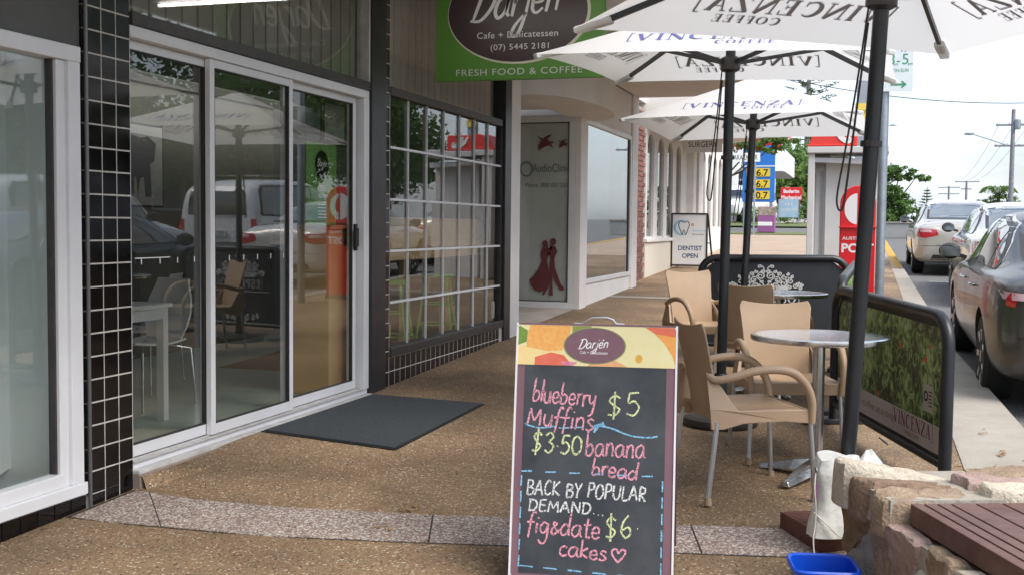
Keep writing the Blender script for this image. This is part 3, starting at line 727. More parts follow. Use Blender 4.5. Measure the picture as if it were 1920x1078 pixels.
# ---- things inside the cafe
t = thing('framed_picture', 'pale framed picture of a grey elephant on the back wall of the cafe', 'picture', (-6.2, 8.6, 1.5))
MB().box(-.02, .0, -.36, .36, .1, .85).build('frame', M['black'], t)
MB().box(.0, .006, -.34, .34, .12, .83).build('print', mat('grey_print', (.36,.36,.33), .6), t)
el = [(-.16,.2),(-.15,.5),(-.22,.55),(-.24,.68),(-.12,.74),(0,.72),(.12,.74),(.24,.68),(.21,.52),(.15,.5),(.17,.2),(.08,.2),(.06,.38),(0,.36),(-.03,.2),(-.05,.36),(-.08,.38),(-.09,.2)]
MB().plate(el, 'x', .0065, .009).build('elephant_print', mat('elephant_grey', (.12,.12,.12), .7), t)
MB().box(-6.3, -6.205, 4.4, 11, .25, 2.72).build('partition_wall', M['intwall'], cafe, world=True)
t = thing('framed_picture', 'small black framed picture hanging on the inner wall at the right door pane', 'picture', (-4.25, 8.55, 2.0))
MB().box(-.02, 0, -.22, .22, .12, .5).build('frame', M['black'], t); MB().box(0, .004, -.18, .18, .16, .46).build('print', mat('pale_print', (.45,.46,.45), .6), t)
t = thing('poster', 'tall green cafe poster reading OPEN, hung inside the right door pane', 'poster', (-3.56, 6.97, 1.46))
MB().box(-.004, 0, -.225, .225, 0, .56).build('sheet', M['green'], t)
MB().box(-.005, .003, -.23, .23, .56, .575).build('top_rail', M['black'], t)
MB().lathe([(0,.0008),(.1,.0008)], (0,0,.41), 32, 'x').build('print_disc', M['plum'], t)
F = frame((.0016, 0, 0), (0,1,0), (0,0,1))
mb = MB(); hand_to(mb, ['D_','a','r','j','e','acute','n'], -.07, .40, .075, .40, .028, F, .005, slant=.25, clean=True); text_to(mb, 'OPEN', .055, lambda x, y: F(x*.7, y+.235)); hand_to(mb, 'easein', -.05, .19, .09, .19, .02, F, .004, slant=.3)
for k in range(5): mb.ribbon([(-.06,.14-.022*k),(.07,.14-.022*k)], .006, F)
mb.build('lettering', M['white'], t)
t = thing('timber_stand', 'tall pale plywood stand just inside the right sliding door', 'stand', (-3.78, 7.42, .25))
MB().box(-.16,.16,-.22,.24,0,1.18).build('body', M['pine'], t, bevel=.004); MB().box(-.18,.18,-.24,.26,1.18,1.21).build('top', M['pine'], t, bevel=.004)
def shell_chair(name, label, loc, rot, grp='white moulded chairs inside the cafe'):
    t = thing(name, label, 'chair', loc, rot, grp)
    def back(u, v):
        wd = .17+.05*sin(pi*min(1, v*1.15)); return ((u-.5)*2*wd*(1 if v < .8 else 1-.5*(v-.8)), -.17-.09*v-.02*(1-(2*u-1)**2), .44+.40*v)
    MB().grid(back, 12, 12, .012).build('backrest', M['shell'], t, smooth=True)
    MB().grid(lambda u, v: ((u-.5)*.42*(1-.15*(2*v-1)**2), -.2+.42*v, .45-.02*sin(pi*v)-.012*(1-(2*u-1)**2)), 10, 10, .012).build('seat', M['shell'], t, smooth=True)
    for sx in (-1, 1):
        for sy in (-1, 1): MB().tube([(sx*.06, sy*.06, .42), (sx*.2, sy*.2-.02, .40-.02), (sx*.225, sy*.225-.02, .0)], .009, 8).build('leg', M['steel2'], t, smooth=True)
    return t
t = thing('cafe_table', 'white square-legged cafe table behind the left door pane', 'table', (-4.45, 5.75, .25))
MB().box(-.38,.38,-.55,.22,.70,.725).build('tabletop', M['shell'], t, bevel=.004)
MB().box(-.36,.36,-.53,-.50,.63,.70).box(-.36,.36,.17,.20,.63,.70).box(.33,.36,-.5,.17,.63,.70).build('apron', M['shell'], t)
for x in (-.36,.31):
    for y in (-.53,.15): MB().box(x, x+.05, y, y+.05, 0, .63).build('leg', M['shell'], t)
shell_chair('moulded_chair', 'white moulded chair nearest the table leg behind the left door pane', (-4.55, 6.35, .25), pi*.92)
shell_chair('moulded_chair', 'white moulded chair further back by the inner stile of the left door pane', (-5.1, 7.1, .25), pi*.6)
t = thing('straw_pot', 'dark pot of bright green and orange straws on the white cafe table', 'pot', (-4.25, 5.55, .975))
MB().lathe([(.045,0),(.05,.1),(.046,.1),(.042,.01),(0,.01)], (0,0,0), 20).build('pot', M['plum'], t, smooth=True)
for k in range(10):
    a = k*.63; mm = M['limegreen'] if k % 3 else mat('orange_straw', (.6,.2,.03), .5)
    MB().tube([(.02*cos(a), .02*sin(a), .02), (.06*cos(a), .06*sin(a), .22+.02*(k % 3))], .006, 6).build('straw', mm, t)
t = thing('window_bench', 'long plywood high counter behind the gridded window', 'counter', (-3.95, 9.8, .25))
MB().box(-.25,.25,-1.3,2.0-.9,1.02,1.07).build('benchtop', M['pine'], t, bevel=.004)
MB().box(.19,.22,-1.85,1.1,.92,1.28).build('front_board', M['pine'], t)
for y in (-1.2,-.1,.95): MB().box(-.2,-.12,y,y+.08,0,1.02).build('leg', M['pine'], t)
def stool(label, loc):
    t = thing('bar_stool', label, 'bar stool', loc, .2, 'lime green stools at the window counter')
    MB().lathe([(0,.70),(.16,.70),(.165,.72),(.155,.735),(0,.735)], (0,0,0), 24).build('seat', M['limegreen'], t, smooth=True)
    for sx in (-1,1):
        for sy in (-1,1): MB().tube([(sx*.1,sy*.1,.70),(sx*.19,sy*.19,0)], .012, 8).build('leg', M['limegreen'], t)
    for z, r in ((.25,.165),(.45,.14)): MB().tube([(r,r,z),(-r,r,z),(-r,-r,z),(r,-r,z),(r,r,z)], .008, 6).build('footrest', M['limegreen'], t)
stool('lime green bar stool at the left end of the gridded window counter', (-3.95, 9.05, .25))
stool('lime green bar stool under the middle of the gridded window counter', (-4.0, 10.3, .25))

# ================================================================== AWNING, SIGNS
t = thing('street_awning', 'cream soffit awning over the footpath along the shops', 'awning', (-2.6, 6, 3.5))
MB().box(-3.44, -1.45, -8, 17.6, 3.5, 3.62).build('soffit', M['soffit'], t, world=True)
MB().box(-1.45, -1.37, -8, 17.6, 3.17, 3.9).build('fascia', M['cream'], t, world=True, bevel=.01)  # lower edge dropped, out of view, to block sky reflected in the upper panes
for y in (2.0, 5.2, 8.4, 11.6, 14.8): MB().box(-3.43, -1.46, y, y+.05, 3.485, 3.499).build('cover_strip', M['cream'], t, world=True)
MB().box(-3.9, -3.62, -8, 11.1, 3.5, 4.6).box(-3.62,-3.44,-8,17.6,3.5,4.6).build('parapet', M['greywall'], t, world=True)
t = thing('fluorescent_light', 'lit fluorescent batten under the awning outside the cafe', 'light', (-2.39, 7.5, 3.10), pi/2)
MB().box(-.06,.06,-.62,.62,.05,.1).build('housing', M['alu'], t, bevel=.004)
MB().tube([(0,-.6,.03),(0,.6,.03)], .012, 12).build('tube', emit_mat('lit_tube', (1,.98,.95), 7), t)
for y in (-.5,.5): MB().tube([(0,y,.1),(0,y,.4)], .008, 6).build('hanger', M['alu'], t)

t = thing('hanging_sign', 'green and plum cafe sign hanging under the awning', 'sign', (-2.53, 8.2, 2.575))
MB().box(-.665,.665,-.02,.02,0,.82).build('board', M['green'], t, bevel=.003)
F = frame((0,-.0215,0), (1,0,0), (0,0,1))
C0 = (-.01, .505)
mb = MB(); P = arcpts(C0[0]+.004, C0[1]-.004, .565, .385, 0, 360, 64)
mb.plate(P, 'y', -.0245, -.021).build('oval_rim', mat('cream_print', (.62,.60,.45), .5), t)
MB().plate(arcpts(C0[0]-.004, C0[1], .55, .372, 0, 360, 64), 'y', -.0275, -.0215).build('oval', M['plum'], t)
F = frame((0,-.0285,0), (1,0,0), (0,0,1)); mb = MB()
hand_to(mb, ['D_','a','r','j','e','acute','n'], -.38, .445, .32, .505, .160, F, .028, slant=.32, clean=True, wob=.02)
mb.build('lettering', M['silver'], t)
mb = MB(); text_to(mb, 'Cafe + Delicatessen', .068, lambda x, y: F(x-.01, y+.315), width=.64, spacing=1.05)
mb.build('lettering', M['silver'], t); mb = MB(); text_to(mb, '(07) 5445 2181', .062, lambda x, y: F(x+.01, y+.225), width=.46, spacing=1.05)
mb.build('lettering', M['silver'], t)
F = frame((0,-.0225,0), (1,0,0), (0,0,1))
mb = MB(); text_to(mb, 'FRESH FOOD & COFFEE', .07, lambda x, y: F(x, y+.038), width=1.0, spacing=1.1); mb.build('lettering', M['silver'], t)
F2 = frame((0,.0215,0), (-1,0,0), (0,0,1))
MB().plate(arcpts(0, .505, .55, .372, 0, 360, 48), 'y', .0205, .024).build('oval', M['plum'], t)
F2 = frame((0,.025,0), (-1,0,0), (0,0,1)); mb = MB(); hand_to(mb, ['D_','a','r','j','e','acute','n'], -.36, .485, .30, .545, .145, F2, .032, slant=.32, clean=True, wob=.02); text_to(mb, 'Cafe + Delicatessen', .068, lambda x, y: F2(x, y+.315), width=.64); mb.build('lettering', M['silver'], t)
for x in (-.5,.5): MB().tube([(x,0,.82),(x,0,.925)], .01, 8).build('hanger', M['alu'], t)

# ================================================================== CLINIC WITH RECESSED ENTRY
t = thing('clinic_building', 'white clinic shop front with recessed glass entry, rounded bulkhead and tall window', 'shop front', (-3.5, 13.5, .4))
cl = t
MB().box(-3.62, W+.01, 10.862, 11.2, .2, 3.5).build('column', M['whitewall'], t, world=True, bevel=.006)
MB().box(-3.52, -3.44, 13.86, 14.2, .3, 3.5).build('column', M['whitewall'], t, world=True, bevel=.006)
MB().box(-3.52, -3.44, 17.17, 17.6, .4, 3.5).build('column', M['whitewall'], t, world=True, bevel=.006)
MB().box(-3.52, -3.475, 14.2, 17.17, .35, .72).build('stall_riser', M['whitewall'], t, world=True)
MB().box(-3.52, -3.475, 14.2, 17.17, 2.86, 3.5).build('wall', M['whitewall'], t, world=True)
MB().box(-4.95, -3.53, 13.93, 14.0, .3, 3.5).box(-5.0,-4.95,11.1,14,.3,3.5).build('wall', M['cream'], t, world=True)
sheet('entry_floor', -4.95, -3.5, 11.2, 13.95, .006, M['pale_concrete'])
f = MB(); f.box(-3.50,-3.45,14.2,17.17,.72,.78).box(-3.50,-3.45,14.2,17.17,2.80,2.86).box(-3.50,-3.45,14.2,14.27,.78,2.8).box(-3.50,-3.45,17.08,17.17,.78,2.8)
wf = f.build('window_frame', M['alu'], t, world=True, bevel=.004)
MB().box(-3.484,-3.48,14.265,17.085,.775,2.805).build('pane', glass_mat('sky_reflecting_glass', (.7,.75,.75), .42), t, world=True)
MB().box(-3.49,-3.47,17.03,17.08,.78,2.8).build('gasket', M['blacktrim'], t, world=True)
# interior of the clinic
MB().box(-6.5,-6.4,14.0,17.6,.3,3.4).box(-6.4,-3.53,17.62,17.7,.3,3.4).box(-6.4,-3.53,14.0,17.6,.3,.6).build('inner_room', mat('pale_clinic_wall', (.5,.56,.55), .8), t, world=True)
mb = MB().grid(lambda u, v: (-3.75+.02*sin(u*40), 14.2+2.9*u, .62+.52*v+.12*sin(u*9)*v), 40, 4); mb.build('window_display', mat('cream_display_card', (.50,.48,.38), .8), t, world=True)
# recessed glazed screen facing the street approach
f = MB(); f.box(-4.9,-3.52,13.86,13.925,.42,.50).box(-4.9,-3.52,13.86,13.925,2.79,2.88).box(-3.60,-3.52,13.86,13.925,.50,2.79).box(-4.9,-4.84,13.86,13.925,.5,2.79)
f.build('entry_frame', M['alu'], t, world=True, bevel=.004)
MB().box(-4.84,-3.60,13.885,13.89,.5,2.79).build('entry_pane', M['glass'], t, world=True)
MB().box(-3.615,-3.60,13.875,13.9,.5,2.79).box(-4.84,-3.6,13.875,13.9,.5,.512).box(-4.84,-3.6,13.875,13.9,2.778,2.79).build('gasket', M['blacktrim'], t, world=True)
MB().box(-4.83,-3.61,13.898,13.93,.5,2.79).build('frosted_panel', mat('frosted_aqua_film', (.76,.79,.75), .35, noise=(.9,.25)), t, world=True)
F = frame((0,13.883,0), (1,0,0), (0,0,1)); yv = 13.882
mred = mat('maroon_vinyl', (.13,.03,.03), .6)
b1 = [(-.13,.10),(-.05,.03),(-.10,-.05),(-.09,-.13),(-.02,-.08),(.06,-.05),(.14,-.09),(.10,-.03),(.15,0),(.07,.01),(.04,.05),(.12,.12),(.02,.09),(-.03,.05)]
def silh(poly, cx, cz, s, name='print_bird'):
    MB().plate([(cx+x*s, cz+z*s) for x, z in poly], 'y', yv-.001, yv+.001).build(name, mred, t, world=True)
silh(b1, -3.93, 2.54, .85); silh(b1, -3.69, 2.52, .48)
skirt = [(-.12,.95),(.0,.93),(.02,.80),(-.02,.66),(.02,.5),(.05,.3),(.02,.12),(-.04,.02),(-.07,-.04),(-.11,-.05),(-.09,.05),(-.16,.02),(-.26,.04),(-.34,.12),(-.40,.26),(-.30,.36),(-.20,.5),(-.13,.66),(-.16,.8)]
man = [(.05,.98),(.16,.97),(.20,.86),(.14,.72),(.15,.55),(.20,.40),(.28,.20),(.36,.10),(.34,.06),(.26,.08),(.16,.24),(.11,.40),(.10,.25),(.11,.05),(.12,-.04),(.03,-.05),(.045,.2),(.04,.5),(.05,.7),(.03,.84)]
def dancers(dx, dz, s):
    silh(skirt, dx, dz, s, 'print_dancer'); silh(man, dx, dz, s, 'print_dancer')
    for (x, z, r) in ((-.06,1.02,.06),(.11,1.06,.065)): silh(arcpts(x, z, r, r*1.15, 0, 360, 16)[:-1], dx, dz, s, 'print_dancer')
    silh([(-.04,.94),(.02,.86),(.10,.93),(.08,.97),(.02,.92),(-.02,1.0)], dx, dz, s, 'print_dancer'); silh([(-.02,.84),(.04,.86),(.07,.78),(.0,.8)], dx, dz, s, 'print_dancer')
dancers(-3.87, .61, .62)
mb = MB(); text_to(mb, 'AudioClinic', .15, lambda x, y: F(x-3.84, y+2.16), width=.5); mb.build('lettering', mat('grey_vinyl', (.16,.20,.21), .6), t, world=True); mb = MB(); text_to(mb, 'Phone 1800 057 220', .08, lambda x, y: F(x-3.9, y+1.965), width=.56)
mb.ribbon(arcpts(-4.17, 2.2, .08, .09, 0, 360, 20), .02, F); lo = mb.build('lettering', mat('grey_vinyl', (.16,.20,.21), .6), t, world=True)
# rounded bulkhead
bk = MB(); PB = [(-3.44+.53*sin(a)**.9 if sin(a) > 0 else -3.44, 12.92-1.52*cos(a)) for a in [pi*i/28 for i in range(29)]]
bk.prism(PB+[(-3.62,14.44),(-3.62,11.4)], lambda x, y: (x, y, 2.85), lambda x, y: (x, y, 3.5)).build('bulkhead', M['cream'], t, world=True, smooth=True)
MB().box(-4.95,-3.63,11.1,13.86,2.95,3.0).build('entry_ceiling', M['cream'], t, world=True)

# ---- dental building with arched windows
XD = -3.65
t = thing('dental_building', 'cream building with a row of narrow arched windows and a red brick pier', 'building', (XD, 22, .6)); den = t
MB().box(-3.9, XD-.006, 17.6, 19.32, .4, 3.5).build('pier_core', M['mortar'], t, world=True)
br0 = MB().box(-.01,.014,-.11,.11,-.034,.034).build('brick', M['brick'], t, bevel=.003); fi = True
zc = .56; r = 0
while zc < 3.45:
    y = 17.73+(.0 if r % 2 else .12)
    while y < 19.25:
        if y > 17.7:
            loc = Vector((XD-.004, y, zc))-t.location
            if fi: br0.location = loc; fi = False
            else: piece(br0, loc, t, (0,0,random.uniform(-.01,.01)))
        y += .24
    zc += .086; r += 1
def arch_wall(y0, pitch, n, wd, z0, zs, ztop, zb, zt, yend):
    """solid wall pieces between and above arched openings, thick from XD-.18 to XD"""
    mb = MB(); a, b = XD-.07, XD
    mb.box(a, b, y0-.12, yend, zb, z0)
    ycur = y0-.12
    for i in range(n):
        ya = y0+i*pitch; yb = ya+wd; cy_ = (ya+yb)/2; K = 12
        mb.box(a, b, ycur, ya, z0+.0005, zt); ycur = yb
        arc = [(cy_-wd/2*cos(pi*k/K), zs+(ztop-zs)*sin(pi*k/K)) for k in range(K+1)]
        for (p, q) in zip(arc, arc[1:]):
            mb.plate([(p[0], p[1]), (q[0], q[1]), (q[0], zt), (p[0], zt)], 'x', a, b)
    mb.box(a, b, ycur, yend, z0+.0005, zt); return mb
arch_wall(19.52, 1.045, 4, .66, 1.26, 2.85, 3.12, .3, 3.5, 24.1).build('arcade_wall', M['cream'], t, world=True)
MB().box(XD-.02, XD+.05, 19.35, 24.1, 1.20, 1.262).build('window_sill', M['whitewall'], t, world=True, bevel=.006)
MB().box(XD-.02, XD+.012, 19.35, 24.1, .4, 1.19).build('spandrel_panel', mat('pale_cream_panel', (.74,.68,.58), .5), t, world=True)
arch_wall(26.4, 1.05, 4, .66, 1.45, 3.0, 3.27, .5, 3.6, 30.6).build('arcade_wall', M['cream'], t, world=True)
dg = glass_mat('bright_sky_glass', (.75,.8,.82), .45)
for i in range(4):
    for (yy, z0, z1) in ((19.5+1.045*i, 1.26, 3.15), (26.38+1.05*i, 1.45, 3.3)):
        f = MB().box(XD-.13, XD-.10, yy, yy+.7, z0, z0+.04).box(XD-.13,XD-.10,yy+.33,yy+.355,z0+.04,z1-.3) if False else MB().box(XD-.055, XD-.03, yy, yy+.7, z0, z0+.04)
        fo = f.build('window_frame', M['alu'], t, world=True)
        MB().box(XD-.05,XD-.045,yy-.01,yy+.69,z0,z1).build('pane', dg, t, world=True)
MB().box(XD-1.2,XD-1.1,19,31,.4,3.5).build('inner_wall', mat('clinic_blue_grey', (.30,.36,.40), .8), t, world=True)
MB().box(-3.95,-3.50,24.1,24.5,.5,3.5).box(-4.6,-3.95,24.1,24.2,.5,3.5).build('column', M['cream'], t, world=True, bevel=.01)
MB().box(-3.83,-3.6,25.6,26.3,.6,3.6).build('column', M['cream'], t, world=True)
aw = [(-3.9,19.3),(-2.3,19.3),(-2.08,20),(-2.0,23.6),(-2.1,24.6),(-2.5,25.6),(-3.1,26.3),(-3.9,26.6)]
MB().plate(aw, 'z', 3.4, 3.7).build('awning', M['soffit'], t, world=True)
MB().box(-9,-3.65,17.6,31,3.6,4.4).build('parapet', M['cream'], t, world=True)
t = thing('surgery_sign', 'white hanging SURGERY sign under the far awning', 'sign', (-3.27, 23.6, 3.03))
MB().box(-.37,.42,-.02,.02,0,.33).build('board', M['pricewhite'], t)
F = frame((0,-.0215,0),(1,0,0),(0,0,1)); mb = MB(); text_to(mb, 'SURGERY', .17, lambda x,y: F(x+.02,y+.11), width=.60); mb.build('lettering', M['black'], t)
for x in (-.3,.3): MB().tube([(x,0,.33),(x,0,.38)], .008, 6).build('hanger', M['alu'], t)
# ================================================================== FOOTPATH FURNITURE
# ---- door mat
t = thing('door_mat', 'charcoal rubber-backed mat lying on the path in front of the sliding doors', 'mat', (-3.0, 6.7, gz(6.7)))
C4 = [(-3.40,5.87),(-2.53,5.87),(-2.50,7.37),(-3.39,7.43)]
def matp(u, v, dz=.012):
    a = [C4[0][i]+(C4[1][i]-C4[0][i])*u for i in (0,1)]; b = [C4[3][i]+(C4[2][i]-C4[3][i])*u for i in (0,1)]
    x, y = a[0]+(b[0]-a[0])*v, a[1]+(b[1]-a[1])*v
    return (x, y, path_z(x, y)+dz)
MB().grid(lambda u, v: matp(u, v, .006), 30, 20, .005).build('rubber_edge', M['black'], t, world=True, smooth=True)
MB().grid(lambda u, v: matp(.02+u*.96, .015+v*.97, .014), 30, 20, .007).build('carpet', M['mat'], t, world=True, smooth=True)

# ---- chalkboard A-frame
TL, TR = Vector((-1.195,4.135,1.093)), Vector((-.58,4.21,1.090)); BL, BR = Vector((-1.245,3.955,.145)), Vector((-.635,4.05,.15))
t = thing('chalkboard_sign', 'chalkboard A-frame with pink and green chalk lettering and a food photo header', 'a-frame sign', (-.93, 4.12, .122))
ex = ((TR-TL).normalized()+(BR-BL).normalized()).normalized(); ey = ((TL-BL).normalized()+(TR-BR).normalized()).normalized(); ey = (ey-ex*ey.dot(ex)).normalized(); nn = ex.cross(ey)
if nn.y > 0: nn = -nn
BW, BH = .615, .965; O = (BL+BR)/2-ex*BW/2
def BP(u, v, e=0): return O+ex*(u*BW)+ey*((1-v)*BH)+nn*e      # u right, v down (0..1)
def bplate(u0, v0, u1, v1, e0, e1, name, m, bevel=0):
    P = [BP(u0,v0,e0),BP(u1,v0,e0),BP(u1,v1,e0),BP(u0,v1,e0),BP(u0,v0,e1),BP(u1,v0,e1),BP(u1,v1,e1),BP(u0,v1,e1)]
    return MB().add(P, [(0,1,2,3),(4,5,6,7),(0,1,5,4),(1,2,6,5),(2,3,7,6),(3,0,4,7)]).build(name, m, t, world=True, bevel=bevel)
bplate(0,0,1,1,-.02,-.001,'backing_sheet',M['mauve'])
bplate(.062,.165,.935,.975,-.0005,.001,'chalk_panel',M['board'])
bplate(0,0,.012,1,-.002,.004,'frame',M['alu']); bplate(.988,0,1,1,-.002,.004,'frame',M['alu']); bplate(.012,0,.988,.006,-.002,.004,'frame',M['mauve']); bplate(.012,.992,.988,1,-.002,.004,'frame',M['mauve'])
# food photo header, a flat printed sheet with coloured shapes
pm = lambda n, c, c2=None, s=30: mat(n, c, .4, noise=(s, .2, c2 or tuple(x*.8 for x in c), .5))
bplate(.006,.006,.994,.166,.001,.0022,'header_print',pm('cream_food_print',(.72,.62,.30),(.74,.70,.42),9))
def bpoly(P, e, name, m):
    Q = [BP(u, v, e) for u, v in P]; MB().add(Q, [tuple(range(len(Q)))]).build(name, m, t, world=True)
bpoly([(.006,.006),(.07,.03),(.065,.075),(.006,.09)], .0024, 'print_grape', pm('green_food_print',(.22,.36,.05),(.10,.16,.03),20))
bpoly([(.085,.008),(.345,.008),(.33,.062),(.29,.105),(.20,.11),(.065,.095),(.07,.04)], .0026, 'print_cheese', pm('orange_cheese_print',(.75,.30,.05),(.80,.48,.16),60))
bpoly([(.0061,.094),(.065,.09),(.20,.11),(.29,.104),(.30,.1655),(.0061,.1655)], .0024, 'print_cheese', pm('yellow_cheese_print',(.78,.56,.20),(.80,.66,.35),14))
bpoly([(.12,.135),(.22,.115),(.30,.125),(.36,.1655),(.12,.1655)], .0028, 'print_tomato', pm('red_food_print',(.62,.07,.05),(.72,.20,.12),8))
bpoly([(.35,.008),(.47,.008),(.46,.05),(.35,.05)], .0026, 'print_leaf', pm('olive_food_print',(.28,.30,.08)))
bpoly(arcpts(.335,.15,.05,.016,0,180,10), .0032, 'print_radish', pm('pink_food_print',(.55,.12,.20),(.75,.45,.50),20))
bpoly([(.80,.008),(.993,.008),(.993,.045),(.90,.05),(.85,.028)], .0026, 'print_tomato', M['telred'] if False else pm('coral_print',(.75,.16,.08)))
bpoly([(.86,.033),(.993,.045),(.993,.165),(.97,.12),(.92,.07)], .0027, 'print_orange', pm('orange_print',(.85,.38,.08)))
bpoly(arcpts(.765,.132,.022,.017,0,360,16)[:-1], .0027, 'print_hole', pm('amber_print',(.75,.42,.06)))
bpoly([(.45,.1655),(.50,.14),(.60,.135),(.70,.1655)], .0026, 'print_ham', pm('peach_print',(.80,.42,.20)))
bpoly(arcpts(.492,.085,.193,.072,0,360,40)[:-1], .0034, 'oval_rim', pm('olive_rim',(.22,.30,.10)))
bpoly(arcpts(.492,.085,.186,.069,0,360,40)[:-1], .0038, 'oval', pm('mauve_print',(.20,.10,.13)))
FB = lambda e: (lambda x, y: BP(x/BW, 1-y/BH, e))
F = FB(.0043); mb = MB(); hand_to(mb, ['D_','a','r','j','e','acute','n'], .39*BW, (1-.098)*BH, .575*BW, (1-.092)*BH, .021, F, .0042, slant=.3, clean=True, wob=.02)
text_to(mb, 'Cafe + Delicatessen', .016, lambda x, y: F(x+.487*BW, y+(1-.118)*BH), width=.105); mb.build('lettering', M['white'], t, world=True)
# chalk writing, in board units
def H(s, u0, v0, u1, v1, xh, m, seed=1, table=HAND, wd=.0075, slant=.06):
    mb = MB(); hand_to(mb, s, u0*BW, (1-v0)*BH, u1*BW, (1-v1)*BH, xh, FB(.0016), wd, table, slant, .06, seed); mb.build('lettering', m, t, world=True)
H('blueberry', .11,.310, .51,.325, .044, M['chpink'], 2)
H('Muffins', .085,.400, .50,.418, .043, M['chpink'], 3)
H('$5', .57,.362, .79,.352, .058, M['chgreen'], 4)
H('$3.50', .11,.512, .435,.515, .052, M['chgreen'], 5)
H('banana', .45,.515, .82,.515, .046, M['chpink'], 6)
H('bread', .49,.585, .775,.600, .036, M['chpink'], 7)
H('BACK BY POPULAR', .095,.672, .835,.682, .053, M['chwhite'], 8, CAPS, .0068)
H('DEMAND...', .11,.735, .585,.740, .043, M['chwhite'], 9, CAPS, .0068)
H('fig&date', .105,.818, .56,.830, .043, M['chpink'], 10)
H('$6', .58,.832, .76,.822, .054, M['chgreen'], 11); H('*', .77,.80,.81,.80,.03, M['chgreen'], 12)
H('cakes', .305,.900, .60,.912, .035, M['chpink'], 13); H('@', .62,.915, .72,.915, .040, M['chpink'], 14)
F = FB(.0016)
def dash(P, wd=.006):
    mb = MB()
    Q = catmull([(u*BW, (1-v)*BH) for u, v in P], 4) if len(P) > 2 else [(P[0][0]*BW,(1-P[0][1])*BH),((P[0][0]+P[1][0])/2*BW,(1-(P[0][1]+P[1][1])/2)*BH),(P[1][0]*BW,(1-P[1][1])*BH)]
    mb.ribbon(Q, [wd*random.uniform(.7,1.2) for _ in Q], F); mb.build('chalk_stroke', M['chblue'], t, world=True, fix=False)
dash([(.07,.400),(.14,.412),(.20,.412),(.26,.405)]); dash([(.285,.411),(.35,.409)]); dash([(.37,.407),(.43,.405)])
dash([(.50,.397),(.60,.404),(.72,.43),(.82,.436),(.89,.430)]); dash([(.50,.412),(.56,.384)],.009); dash([(.49,.405),(.53,.392),(.57,.396)]); dash([(.50,.424),(.545,.39)],.007)
for a in range(6): dash([(.06+.148*a,.585-.0*a),(.125+.148*a,.583)])
for k in range(6): dash([(.062,.60+.062*k),(.060,.642+.062*k)]); dash([(.925,.60+.062*k),(.925,.642+.062*k)])
for a in range(6): dash([(.065+.15*a,.948+.004*a),(.15+.15*a,.951+.004*a)])
# handle, rivets, rear leaf and hinge
hp = [BP(.36,-.002,-.01),BP(.41,-.002,-.01),BP(.44,-.016,-.01),BP(.47,-.026,-.01),BP(.56,-.028,-.01),BP(.60,-.020,-.01),BP(.62,-.004,-.01),BP(.67,-.003,-.01)]
MB().tube(hp, .0042, 8).build('handle', M['chairleg'], t, world=True, smooth=True)
for (u, v) in ((.012,.985),(.985,.012),(.012,.012),(.985,.985)): MB().lathe([(.004,0),(.004,.003),(0,.004)], tuple(BP(u,v,.006)), 10, 'y').build('rivet', M['alu'], t, world=True)
rear_n = Vector((nn.x, nn.y, 0)).normalized()*-1
def RP(u, v):
    top = BP(u, 0, -.03); bot = BP(u, 1, 0)+rear_n*.52; bot.z = gz(bot.y)+.02; return top+(bot-top)*v
mb = MB(); P = [RP(0,0),RP(1,0),RP(1,1),RP(0,1)]; mb.add(P+[p+rear_n*.015 for p in P], [(0,1,2,3),(4,5,6,7),(0,1,5,4),(1,2,6,5),(2,3,7,6),(3,0,4,7)]).build('rear_leaf', M['mauve'], t, world=True)
for u in (.05,.95):
    p = BP(u,1,-.01); MB().box(p.x-.015,p.x+.015,p.y-.015,p.y+.015,gz(p.y),p.z+.002).build('leg', M['black'], t, world=True)

